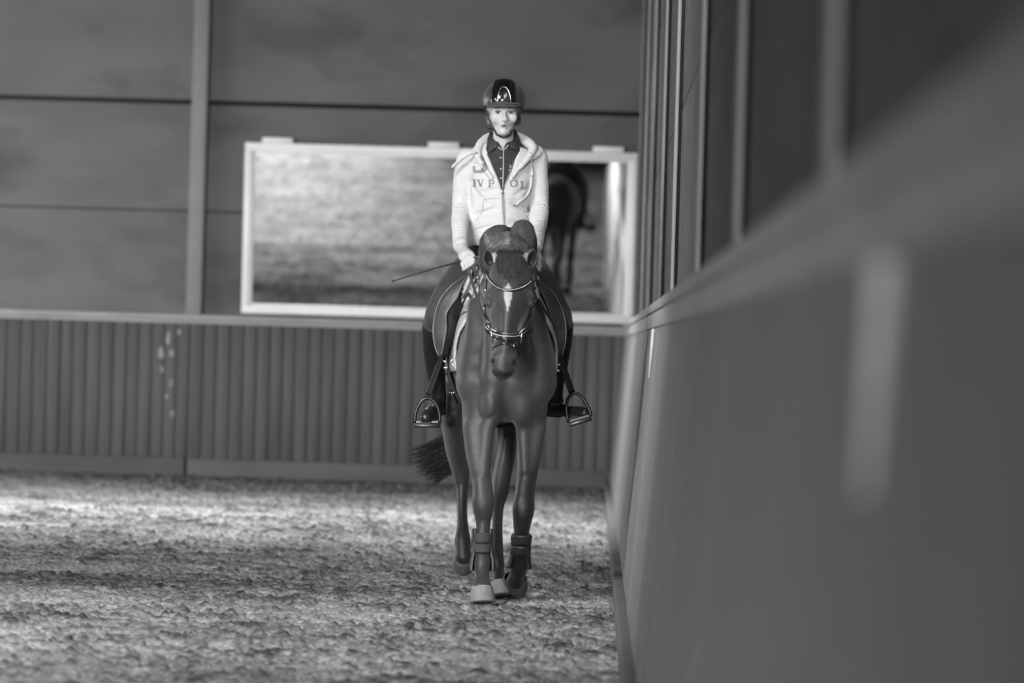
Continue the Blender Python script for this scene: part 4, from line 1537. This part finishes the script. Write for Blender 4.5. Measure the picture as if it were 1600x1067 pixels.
    f.cut(plane_below(at(787.5, 168.3, 18.6), (0, .12, -1)), f.lo, f.lo + .0036 * f.n, .002)
    f.ell(hc, hr - .014, .003, 'sub')
    hm = f.build('helmet', m_mat_, root, smooth_it=1)
    g = Field(hc - np.array([.08, .20, .05]), hc + np.array([.08, .16, .14]), .0036)
    g.ell(hc, hr + .0045, 0)
    g.ell(hc, hr - .006, 0, 'sub')

    def slab(X, Y, Z):
        w = .060 - .010 * np.clip((Z - hc[2]) / .1, 0, 1)
        return -(np.abs(X - hc[0]) - w)
    g.cut(lambda X, Y, Z: slab(X, Y, Z), g.lo, g.lo + .0036 * g.n, .003)
    g.cut(plane_below(at(787.5, 164, 18.58), (0, .05, -1)), g.lo, g.lo + .0036 * g.n, .002)
    GP = g
    g.build('front_panel', m_gls, hm, smooth_it=1)
    arch = [(778, 161.5), (778, 153), (780, 143), (783.5, 137.5), (787, 136), (791, 137.5), (795, 143.5), (797.5, 153), (798, 161.5)]
    A = [GP.hit(*p, .002, 18.5, 18.9) for p in spline(arch, 24)]
    MB().tube(A + [A[0]], .0024, 6).build('vent_frame', m_chr, hm)
    mv = MB()
    for x in np.arange(780, 797, 2.0):
        y0 = 140 + abs(x - 788) ** 2 * .14
        mv.tube([GP.hit(x, y, .001, 18.5, 18.9) for y in np.linspace(y0, 159, 6)], .0012, 5)
    mv.build('vent_grille', m_mat_, hm)
    mk = MB()
    for poly in (((784, 155), (784, 158)), ((785.8, 155), (784.2, 156.5), (785.8, 158)), ((787, 155), (787, 158)), ((787, 155), (788.6, 155)), ((787, 156.5), (788.2, 156.5)), ((787, 158), (788.6, 158)),
                 ((790, 158), (790, 155), (791.6, 155.2), (791.6, 156.4), (790, 156.6))):
        mk.tube([GP.hit(*p, .003, 18.5, 18.9) for p in poly], .0012, 5)
    mk.build('brand_lettering', m_chr, hm)
    MB().tube([GP.hit(*p, .0005, 18.5, 18.9) for p in ((769.5, 138), (769, 147), (772, 153), (776, 157), (777, 162))], .0012, 5).build('panel_trim', m_chr, hm)
    brim = []
    for a_ in np.linspace(0, 2 * np.pi, 61)[:-1]:
        p = np.array([hc[0] + (hr[0] - .002) * math.cos(a_), hc[1] + (hr[1] - .002) * math.sin(a_), 0])
        p[2] = at(787.5, 167.2, 18.6)[2] + .12 * (p[1] - 18.6)
        sc = math.sqrt(max(.2, 1 - ((p[2] - hc[2]) / hr[2]) ** 2))
        p[0], p[1] = hc[0] + (p[0] - hc[0]) * sc, hc[1] + (p[1] - hc[1]) * sc
        brim.append(p)
    MB().tube(brim + brim[:1], .0028, 8).build('rim', m_str, hm)
    for pts in (((758.5, 167, 18.69), (761, 178, 18.675), (765.5, 190, 18.655), (771.5, 202, 18.64), (776, 209, 18.645)),
                ((816, 168, 18.69), (812, 180, 18.675), (807.5, 190, 18.655), (802, 200, 18.64), (797, 208, 18.645)),
                ((776, 209, 18.645), (781, 213, 18.66), (787, 215, 18.67), (793, 213, 18.66), (797, 208, 18.645)),
                ((762.5, 201.5, 18.62), (767, 200.8, 18.63), (772, 203, 18.64), (775, 207, 18.645))):
        P = spline([at(*p) for p in pts], 16)
        d = B.val(P)
        P = np.where((d < .003)[:, None], B.snap(P, .004), P)
        MB().tube(P, 1, 8, flat=(.0042, .0016), up=(0, -1, .01)).build('chin_strap', m_str, hm)
    MB().tube([at(800.5, 202, 18.632), at(798, 207, 18.636)], .006, 8).build('strap_buckle', m_str, hm)

    # ---- hair
    m_hair = mat('fair_hair', .19, .45, .35, 50, .3, 120, stretch=(1, 1, .2))
    f = Field(at(750, 205, 18.6) - np.array([0, 0, 0]), at(826, 155, 18.9), .004)
    for sx in (-1, 1):
        f.ell(at(787 + sx * 22, 172, 18.74), (.016, .055, .028), 0)
        f.ell(at(787 + sx * 22, 186, 18.765), (.016, .035, .030), .015)
        f.cap(at(787 + sx * 17, 168.5, 18.645), at(787 + sx * 21.5, 180, 18.665), .007, .005, .008)
    f.ell(at(787, 190, 18.815), (.055, .040, .05), .02)
    f.ell(at(786, 205, 18.83), (.030, .030, .05), .02)
    f.build('hair', m_hair, root, smooth_it=1)
    lock = {1: [], -1: []}
    for i in range(60):
        sx = 1 if i % 3 else -1
        paths = lock[sx]
        a_ = rng.uniform(0, 1)
        paths.append(spline([at(787 + sx * 19, 169 + 2 * a_, 18.67 + .05 * a_), at(787 + sx * (23.5 + rng.normal(0, .6)), 178 + 3 * a_, 18.70 + .04 * a_),
                             at(787 + sx * (25 + rng.normal(0, 1)), 188 + rng.normal(0, 2), 18.74 + .03 * a_), at(787 + sx * (20 + rng.normal(0, 2)), 196, 18.79)], 10))
    for sx in (-1, 1):
        V, F = strand_mesh(lock[sx], .0014, .0004, 3)
        link_mesh('hair_lock', V, F, m_hair, root)
    return B, root

# ------------------------------------------------------------------ tack
def strap(f, pts, w, t=.0022, off=.003, Y0=None, Y1=None, n=16, smooth_y=True):
    """flat strap lying on the surface f, centre line given where the camera sees it"""
    px = spline([p[:2] for p in pts], n)
    P = np.array([f.hit(x, y, off, Y0, Y1) for x, y in px])
    if smooth_y:
        for _ in range(2):
            P[1:-1] = .25 * P[:-2] + .5 * P[1:-1] + .25 * P[2:]
    U = [f.grad(p)[0] for p in P]
    for _ in range(3):
        U = [U[0]] + [(U[i - 1] + U[i] + U[i + 1]) / np.linalg.norm(U[i - 1] + U[i] + U[i + 1]) for i in range(1, len(U) - 1)] + [U[-1]]
    return P, U


def flat(b, P, U, w, t):
    return b.tube(P, 1.0, 10, flat=(w / 2, t), up=[list(u) for u in U])


def build_bridle(f):
    m_l = mat('bridle_leather', .012, .35, .2, 40, .1, 100, spec=.5)
    m_ch = mat('chrome_trim', .75, .15)
    m_cr = mat('crystal_beads', .55, .12, .3, 300, spec=.8)
    m_rein = mat('rein_leather', .045, .5, .3, 40, .3, 120)
    root = thing('bridle', 'black leather bridle with a beaded browband and padded noseband on the horse head', 'bridle', at(797, 405, 17.72))
    Y0, Y1 = 17.25, 17.95
    # browband with beads
    bp = [(760.5, 428), (766, 438), (773, 445.5), (785, 452.5), (799, 453.8), (812, 450.5), (822, 445), (830.5, 437)]
    P, U = strap(f, bp, 0, off=.003, Y0=Y0, Y1=Y1, n=40)
    bb = flat(MB(), P, U, .014, .003).build('browband', m_l, root)
    b = MB()
    for i in range(2, 38):
        b.sphere(P[i] + np.array(U[i]) * .0035, .0026, 6)
    b.build('beads', m_cr, bb)

    def ring(c, n1, n2, off, a0=0, a1=2 * np.pi, n=40, rmax=.3):
        """loop in the plane of n1, n2 about c, lying on the surface"""
        c, n1, n2 = np.array(c), np.array(n1, float), np.array(n2, float)
        n1 /= np.linalg.norm(n1)
        n2 = n2 - n1 * n1.dot(n2)
        n2 /= np.linalg.norm(n2)
        A = np.linspace(a0, a1, n)
        D = [n1 * math.cos(a) + n2 * math.sin(a) for a in A]
        return np.array([f.out(c, d, off, rmax) for d in D]), D
    # headpiece over the poll behind the ears
    P, D = ring(at(797, 424, 17.755), (-1, 0, 0), (0, .12, 1), .004, -.15, np.pi + .15, 30, .2)
    hp = flat(MB(), P, D, .028, .003).build('headpiece', m_l, root)
    # cheekpieces
    for pts in ([(761, 430), (757.5, 450), (757.5, 470), (760, 488), (764, 504), (766, 518)], [(831, 438), (833.5, 452), (832, 470), (827.5, 488), (822, 504), (817.5, 520)]):
        P, U = strap(f, pts, 0, off=.004, Y0=Y0, Y1=Y1, n=18)
        sx = -1 if pts[0][0] < 790 else 1
        # keep to the side of the face
        P = np.array([f.snap([p + np.array([sx * .004, .02, 0])], .004)[0] for p in P])
        U = [f.grad(p)[0] for p in P]
        c = flat(MB(), P, U, .015, .003).build('cheekpiece', m_l, root)
        for q in (4, 9, 13, 15):
            MB().sphere(P[q] + np.array(U[q]) * .003, (.004, .004, .006), 8).build('buckle', m_ch, c)
    # throat lash buckle at the jaw
    P, D = ring(at(797, 452, 17.70), (-1, 0, -.1), (0, 1, -.9), .004, 0, np.pi, 30, .25)
    th = flat(MB(), P, D, .010, .002).build('throatlash', m_l, root)
    p = at(836.5, 445, 17.66)
    MB().box(p[0] - .006, p[0] + .006, p[1] - .004, p[1] + .004, p[2] - .016, p[2] + .016).build('buckle', m_l, th, bevel=.003)
    # padded noseband with two chrome lines
    nb = [(764.5, 512), (768, 517), (774, 522), (783, 526.5), (793, 528), (804, 526.8), (812, 523), (818.5, 516)]
    P, U = strap(f, nb, 0, off=.006, Y0=Y0, Y1=Y1, n=40)
    back, D = ring(at(791, 515, 17.60), (-1, 0, 0), (0, 1, 0), .006, .15, np.pi - .15, 20, .2)
    full = np.concatenate([P, back[::-1]])
    fu = list(U) + list(D[::-1])
    o = flat(MB(), P, U, .034, .0085).build('noseband', m_l, root)
    flat(MB(), back, D, .022, .003).build('jaw_strap', m_l, root)
    for dy, r in ((-5.2, .0024), (-1.6, .0024)):
        Pq, Uq = strap(f, [(x, y + dy) for x, y in nb], 0, off=.0135 if dy > -4 else .009, Y0=Y0, Y1=Y1, n=40)
        MB().tube(Pq, r, 8).build('silver_piping', mat('silver_piping', .55, .25, spec=.8), o)
    # flash strap
    fl = [(770, 545), (773.5, 540.5), (779, 537.5), (788, 536.3), (797, 537.2), (803, 539.8), (807, 544.5)]
    P, U = strap(f, fl, 0, off=.004, Y0=Y0, Y1=Y1, n=24)
    o = flat(MB(), P, U, .016, .003).build('flash_strap', m_l, root)
    P2, U2 = strap(f, [(797, 539.5), (802, 541.5), (806, 545)], 0, off=.008, Y0=Y0, Y1=Y1, n=8)
    flat(MB(), P2, U2, .018, .003).build('strap_end', m_l, o)
    MB().sphere(P2[2] + np.array(U2[2]) * .002, (.004, .003, .008), 8).build('buckle', m_ch, o)
    P, U = strap(f, [(791, 531), (791, 537)], 0, off=.006, Y0=Y0, Y1=Y1, n=5)
    flat(MB(), P, U, .014, .003).build('flash_loop', m_l, o)
    # bit rings and chain
    for sx, (x, y) in ((-1, (767, 524)), (1, (815, 525))):
        c = f.snap([at(x, y, 17.53)], .008)[0]
        R = []
        for a in np.linspace(0, 2 * np.pi, 25):
            R.append(c + np.array([sx * .004 * math.cos(a), .032 * math.sin(a), .032 * math.cos(a)]))
        MB().tube(R, .0036, 8).build('bit_ring', m_ch, root)
    b = MB()
    for i in range(5):
        b.sphere(f.snap([at(766.5 + i * .5, 516 + i * 3.4, 17.47)], .004)[0], (.0032, .0032, .004), 6)
    b.build('curb_chain', m_ch, root)
    # reins to the hands
    lb = f.snap([at(760, 506, 17.56)], .010)[0]
    rb = f.snap([at(820, 516, 17.53)], .012)[0]
    lh = at(731, 416, 18.285)
    P = spline([lb, at(756, 496, 17.61), at(744, 461, 17.95), lh, at(735, 407, 18.285)], 40)
    flat(MB(), P, [(-.6, -.75, .25)] * 40, .016, .0018).build('rein', m_rein, root)
    rh = at(838, 416, 18.285)
    P = spline([rb, at(829, 494, 17.62), at(836, 455, 17.97), rh, at(833, 408, 18.285)], 40)
    flat(MB(), P, [(.9, -.35, .25)] * 40, .013, .0018).build('rein', m_rein, root)
    # the slack end hanging from the hand
    P = spline([at(740, 405, 18.262), at(741.3, 414, 18.262), at(739.5, 426, 18.275), at(736.5, 438, 18.30), at(728, 458, 18.31), at(724, 466, 18.33)], 30)
    flat(MB(), P, [(-.1, -1, .1)] * 30, .015, .0018).build('rein_end', m_rein, root)
    return root


def side_pts(f, pts, off, Y0=17.8, Y1=19.2):
    return np.array([f.hit(x, y, off, Y0, Y1) for x, y in pts])


def build_saddlery(f):
    m_sad = mat('saddle_leather', .040, .38, .15, 20, .1, 60, spec=.5)
    m_dk = mat('saddle_billet_leather', .010, .7, .2, 30, .1, 80)
    m_pipe = mat('pale_piping', .45, .6)
    m_pad = mat('quilted_pad_cotton', .36, .85, .08, 40, .4, 90)
    m_wool = mat('sheepskin_wool', .62, .95, .15, 60, .8, 120)
    m_irn = mat('stirrup_metal_black', .02, .3, .1, 30, metal=.6)
    m_ch = mat('chrome_trim', .75, .15)
    m_tread = mat('stirrup_tread_rubber', .20, .7)

    # saddle pad: a shell on the barrel
    pad = thing('saddle_pad', 'pale quilted saddle pad with dark edging under the saddle', 'saddle pad', at(783, 470, 18.7))
    rows = []
    yy = np.linspace(0, 1, 26)
    for u in yy:
        row = []
        for a in np.radians(np.linspace(-118, 118, 61)):
            k = abs(math.degrees(a)) / 118
            yf = 18.25 - .06 * math.sin(min(k, .8) / .8 * math.pi) + .02 * k
            yb = 19.12 + .03 * math.sin(k * math.pi)
            Y = yf + (yb - yf) * u
            c = at(789 - 17 * (Y - 18.3), 540, Y)
            row.append(f.out(c, (math.sin(a), 0, math.cos(a)), .012, .55))
        rows.append(row)
    G = np.array(rows)
    for _ in range(2):
        G[1:-1, 1:-1] = (G[:-2, 1:-1] + G[2:, 1:-1] + G[1:-1, :-2] + G[1:-1, 2:] + 4 * G[1:-1, 1:-1]) / 8
    MB().grid(G).build('pad_panel', m_pad, pad, solid=.014)
    edge = np.concatenate([G[0], G[1:, -1], G[-1][::-1], G[::-1, 0]])
    MB().tube(edge, .0045, 8).build('edge_binding', m_pipe, pad)

    # sheepskin half pad, its fleece rolled out in front of the pommel
    sk = thing('sheepskin_half_pad', 'fluffy white sheepskin half pad showing in front of the saddle', 'half pad', at(786, 445, 18.42))
    s = Field(at(712, 512, 18.30) * np.array([1, 1, 1]) - np.array([.02, .06, .02]), at(862, 400, 18.75), .006)
    for sx in (-1, 1):
        if sx < 0:
            P = [at(770, 404, 18.43), at(752, 410, 18.41), at(743, 430, 18.40), at(735, 449, 18.39), at(730, 468, 18.39)]
        else:
            P = [at(806, 412, 18.43), at(822, 420, 18.42), at(831, 438, 18.40), at(836, 453, 18.40), at(838, 465, 18.41)]
        s.chain(P, [.026, .030, .034, .030, .022] if sx < 0 else [.026, .026, .024, .022, .016], .015, sub=3)
        s.chain([p + np.array([0, .12, .005]) for p in P], [.024, .026, .030, .028, .02], .03, sub=2)
    V, F = s.mesh()
    V = V + s.grad(V) * (.010 * (vnoise(V[:, 0] * 120 + V[:, 1] * 70, V[:, 2] * 120, 77) - .35))[:, None]
    link_mesh('fleece', V, F, m_wool, sk)
    paths = []
    idx = rng.choice(len(V), 20000, replace=True)
    Nn = s.grad(V[idx])
    for p, nn in zip(V[idx], Nn):
        d = nn + rng.normal(0, .45, 3)
        L = rng.uniform(.002, .0055)
        paths.append(np.array([p - nn * .003, p + d * L * .5, p + d * L + np.array([0, 0, -.003])]))
    V2, F2 = strand_mesh(paths, .0006, .0003, 3)
    link_mesh('fleece_tufts', V2, F2, m_wool, sk)

    # saddle
    sad = thing('dressage_saddle', 'dark leather dressage saddle with long flaps, girth and stirrups', 'saddle', at(783, 420, 18.75))
    seat = []
    for u in np.linspace(0, 1, 15):
        Y = 18.44 + .56 * u
        zc = 1.575 + .075 * (2 * u - 1) ** 2 + .035 * max(0, u - .6)
        hw = .10 + .085 * math.sin(min(1, u * 1.15) * math.pi / 2) - .03 * max(0, u - .85) * 6
        c = at(788 - 17 * (Y - 18.3), 450, Y)
        row = []
        for a in np.linspace(-1, 1, 15):
            row.append(np.array([c[0] + hw * a, Y, zc - .085 * abs(a) ** 2.4]))
        seat.append(row)
    MB().grid(np.array(seat)).build('seat', m_sad, sad, solid=.03, offset=1, sub=1)
    MB().tube([at(752, 436, 18.46), at(764, 422, 18.445), at(786, 412, 18.44), at(808, 424, 18.445), at(822, 440, 18.46)], [.02, .026, .03, .026, .02], 12).build('pommel', m_sad, sad)

    rowsL = [(428, 734, 731), (437, 727, 719), (446, 722.5, 706.5), (465, 716, 691), (478, 706, 685), (492, 698.5, 681), (515, 699, 678), (540, 694, 680.5), (557, 690, 687)]
    rowsR = [(437, 838, 841), (443, 841, 845), (455, 845, 861), (478, 854, 874.5), (495, 860, 880.5), (515, 865, 883), (536, 869, 882), (556, 872, 877)]
    for rows_, sx in ((rowsL, -1), (rowsR, 1)):
        rr = spline([np.array(r, float) for r in rows_], 26)
        G = []
        for y, xi, xo in rr:
            q = (y - 424) / 133
            Yi = 18.325 + .05 * (1 - q)
            i_ = at(xi, y, Yi)
            m_ = at(xi + (xo - xi) * .55, y, Yi + .015)
            o_ = at(xo, y, Yi + .035)
            o2 = at(xo - sx * 2.5, y, Yi + .08)
            bk = at(xo - sx * 10 + sx * 0, y, 18.88)
            G.append(spline([i_, m_, o_, o2, bk], 17))
        G = np.array(G)
        fl = MB().grid(G).build('flap', m_sad, sad, solid=.007)
        edge = np.array([g[int(np.argmax(sx * g[:, 0] / g[:, 1]))] for g in G]) + np.array([sx * .004, -.003, 0])
        MB().tube(edge[1:], .0017, 6).build('piping', mat('flap_piping', .26, .5), fl)
        # sweat flap and billets between flap and pad
        G2 = []
        for y, xi, xo in rr:
            q = (y - 424) / 133
            Yi = 18.35 + .05 * (1 - q)
            wd = 1 + 3 * math.sin(min(1, q * 1.1) * math.pi)
            i_ = at(xi - sx * (1 + 19 * smooth01(y, 452, 480) * (1 - .6 * smooth01(y, 495, 550))), y, Yi + .03)
            o_ = at(xi + sx * wd, y, Yi - .01)
            G2.append([i_, (i_ + o_) / 2 + np.array([0, -.004, 0]), o_, o_ + np.array([-sx * .004, .3, 0])])
        MB().grid(np.array(G2)).build('sweat_flap', m_dk, sad, solid=.005)
    # girth round the barrel with its sheepskin sleeve end and buckles
    P, D = [], []
    c = at(786, 545, 18.52)
    for a in np.radians(np.linspace(98, 262, 46)):
        d = np.array([math.sin(a), 0, math.cos(a)])
        P.append(f.out(c, d, .020, .55))
        D.append(d)
    gi = flat(MB(), P, D, .085, .007).build('girth', m_dk, sad)
    for a in (104, 110, 250, 256):
        d = np.array([math.sin(math.radians(a)), 0, math.cos(math.radians(a))])
        p = f.out(c, d, .030, .55)
        MB().box(p[0] - .010, p[0] + .010, p[1] - .055, p[1] - .030, p[2] - .006, p[2] + .006).build('buckle', m_ch, gi, bevel=.003)
    # visible front fittings on the near side
    p = f.snap([at(707.5, 566, 18.33)], .02)[0]
    R = [p + np.array([.014 * math.cos(a), -.004, .014 * math.sin(a)]) for a in np.linspace(0, 2 * np.pi, 21)]
    MB().tube(R, .0035, 8).build('ring', m_ch, gi)
    pts = side_pts(f, [(706, 572), (708, 590), (711, 606), (714, 622)], .014, 18.0, 18.9)
    flat(MB(), spline(pts, 12), [(-.7, -.7, 0)] * 12, .034, .004).build('girth_strap', m_dk, gi)
    pts = side_pts(f, [(705.5, 614), (708.5, 613.5), (711.5, 613), (715, 611.5)], .02, 18.0, 18.9)
    for q in pts:
        MB().sphere(q, (.006, .005, .006), 8).build('stud', m_ch, gi)
    pths = []
    for i in range(260):
        q = f.snap([at(rng.uniform(698, 706), rng.uniform(555, 571), 18.36)], .012)[0]
        d = rng.normal(0, 1, 3) + np.array([-.6, -.8, 0])
        d /= np.linalg.norm(d)
        pths.append(np.array([q, q + d * .006, q + d * .011 + np.array([0, 0, -.002])]))
    V2, F2 = strand_mesh(pths, .0010, .0004, 3)
    link_mesh('girth_fleece', V2, F2, m_wool, gi)

    # stirrup leathers and irons
    m_le = mat('stirrup_leather_strap', .012, .4, .2, 30, .1, 80)
    top = spline([at(704, 478, 18.43), at(699, 520, 18.50), at(690, 556, 18.56), at(679, 590, 18.60), at(668.5, 618, 18.625)], 24)
    sl = flat(MB(), top, [(-.3, -1, .2)] * 24, .030, .003).build('stirrup_leather', m_le, sad)
    top = spline([at(858, 490, 18.43), at(864, 525, 18.50), at(874, 556, 18.56), at(884, 586, 18.60), at(894, 614, 18.625)], 24)
    sl2 = flat(MB(), top, [(.3, -1, .2)] * 24, .034, .003).build('stirrup_leather', m_le, sad)
    for sx, ring_, tread, Y in ((-1, [(648, 661), (649, 648), (653, 635), (660, 625.5), (668, 622), (676, 625), (683, 634), (687, 648), (687.5, 661)], ((648, 661.5), (687.5, 661.5)), 18.60),
                                (1, [(888.5, 660), (885.5, 646), (885.5, 630), (889.5, 619.5), (898, 614), (908, 619), (916, 630), (921, 641), (923.5, 650)], ((888.5, 661), (923.5, 650.5)), 18.60)):
        P = np.array([at(x, y, Y) for x, y in spline(ring_, 30)])
        b = flat(MB(), P, [(0, -1, 0.0)] * 30, .016, .010)
        irn = b.build('stirrup_iron', m_irn, sad)
        (x0, y0), (x1, y1) = tread
        a_, e_ = at(x0, y0, Y), at(x1, y1, Y)
        up = np.array([-(e_ - a_)[2], 0, (e_ - a_)[0]])
        up /= np.linalg.norm(up)
        b = MB()
        V = [p + up * h + np.array([0, d, 0]) for p in (a_, e_) for h in (-.020, .002) for d in (-.028, .028)]
        b.add(V, [(0, 1, 3, 2), (4, 6, 7, 5), (0, 4, 5, 1), (2, 3, 7, 6), (0, 2, 6, 4), (1, 5, 7, 3)])
        b.build('tread', m_irn, irn, bevel=.003)
        V = [p + up * h + np.array([0, d, 0]) for p in (a_ + (e_ - a_) * .06, e_ - (e_ - a_) * .06) for h in (.0022, .012) for d in (-.024, .024)]
        MB().add(V, [(0, 1, 3, 2), (4, 6, 7, 5), (0, 4, 5, 1), (2, 3, 7, 6), (0, 2, 6, 4), (1, 5, 7, 3)]).build('tread_pad', m_tread, irn, bevel=.002)

    # breastplate straps over the shoulders
    bp = thing('breastplate', 'thin black breastplate straps running down both shoulders of the horse', 'breastplate', at(788, 440, 18.3))
    for pts in ([(756.5, 437), (750, 446.5), (741, 461), (731, 480), (723, 500), (717, 522), (712, 548), (708.5, 563)], [(830.5, 466), (838, 478), (847, 493), (855, 510), (861.5, 528), (866.5, 548)]):
        P = np.array([f.hit(x, y, .032, 17.9, 18.8) for x, y in spline(pts, 26)])
        for _ in range(4):
            P[1:-1] = .25 * P[:-2] + .5 * P[1:-1] + .25 * P[2:]
        U = [f.grad(p)[0] for p in P]
        st = flat(MB(), P, U, .017, .003).build('strap', m_dk, bp)
        MB().sphere(P[0] + np.array([0, -.006, .004]), (.004, .004, .010), 8).build('buckle', m_ch, st)
    return sad


def build_leg_boots(f):
    m_b = mat('tendon_boot_shell', .016, .5, .2, 30, .1, 60)
    m_s = mat('tendon_boot_strap', .030, .75, .15, 40, .3, 200)
    m_l = mat('tendon_boot_lining', .075, .8)

    def cup(root, m, axis, a0, a1, off, name, solid=.006, taper=(0, 0)):
        """shell round the back and sides of a leg; axis: list of points; angle 0 looks forward"""
        G = []
        ax = spline(axis, 14)
        for i, c in enumerate(ax):
            q = i / 13
            row = []
            ext = math.radians(taper[0] * (1 - q) ** 2 + taper[1] * q ** 3)
            for a in np.linspace(math.radians(a0) + ext, math.radians(a1) - ext, 25):
                d = np.array([math.sin(a), -math.cos(a), 0])
                row.append(f.out(c, d, off + .002 * math.sin(q * math.pi) + .012 * q ** 3, .12))
            G.append(row)
        G = np.array(G)
        o = MB().grid(G).build(name, m, root, solid=solid, offset=1)
        return o, G
    # planted leg
    t = thing('tendon_boot', 'brown tendon boot with two front straps on the planted foreleg', 'leg boot', at(754, 860, 17.84), 'tendon boots on the forelegs')
    ax = [at(755, 826, 17.86), at(754, 848, 17.845), at(754, 870, 17.82), at(754, 892, 17.79)]
    sh, G = cup(t, m_b, ax, 58, 302, .006, 'shell', .007, (0, 0))
    for j in (0, -1):
        MB().tube(G[:, j], .0045, 8).build('edge_binding', m_l, sh)
    for ya, yb in ((832, 847), (849, 862)):
        Gs = []
        for y in np.linspace(ya, yb, 5):
            c = at(754.6, y, 17.85)
            Gs.append([f.out(c, (math.sin(a), -math.cos(a), 0), .012, .12) for a in np.radians(np.linspace(-75, 75, 21))])
        MB().grid(np.array(Gs)).build('strap', m_s, t, solid=.005)
    p = f.out(at(754, 842, 17.845), (-1, -.15, 0), .016, .12)
    MB().box(p[0] - .006, p[0] + .004, p[1] - .012, p[1] + .02, p[2] - .045, p[2] + .045).build('strap_tab', m_b, t, bevel=.003)
    # lifting leg
    t = thing('tendon_boot', 'black tendon boot on the lifting foreleg nearer the wall', 'leg boot', at(813, 860, 18.03), 'tendon boots on the forelegs')
    ax = [at(815, 834, 18.00), at(814, 852, 18.04), at(812.5, 872, 18.085), at(811, 888, 18.115)]
    sh, G = cup(t, m_b, ax, 40, 320, .003, 'shell', .005, (0, 0))
    for ya, yb in ((836, 851), (853, 867)):
        Gs = []
        for y in np.linspace(ya, yb, 5):
            c = at(814.5 - (y - 836) * .05, y, 18.0 + (y - 834) * .0022)
            Gs.append([f.out(c, (math.sin(a), -math.cos(a), 0), .012, .12) for a in np.radians(np.linspace(-75, 75, 21))])
        MB().grid(np.array(Gs)).build('strap', m_b, t, solid=.005)


def build_whip():
    m = mat('whip_braid', .02, .4, .3, 200)
    a, b, c, d = at(613, 439.5, 18.44), at(680, 419, 18.36), at(727, 407, 18.292), at(753, 399, 18.25)
    t = thing('riding_whip', 'thin black riding whip held in the hand, pointing out over the thigh', 'whip', c)
    MB().tube(spline([a, b, c], 24), list(np.linspace(.0028, .0050, 24)), 8).build('shaft', m, t)
    MB().tube([c, at(738, 403.7, 18.272), d], .0068, 10).build('handle', m, t)
    MB().tube([a + (a - b) * .012, a, a + (b - a) * .04], [.0052, .0058, .0034], 8).build('tip', m, t)

build_hall()
build_mirror()
build_floor()
HF, horse = build_horse()
RF, rider = build_rider()
build_bridle(HF)
build_saddlery(HF)
build_leg_boots(HF)
build_whip()
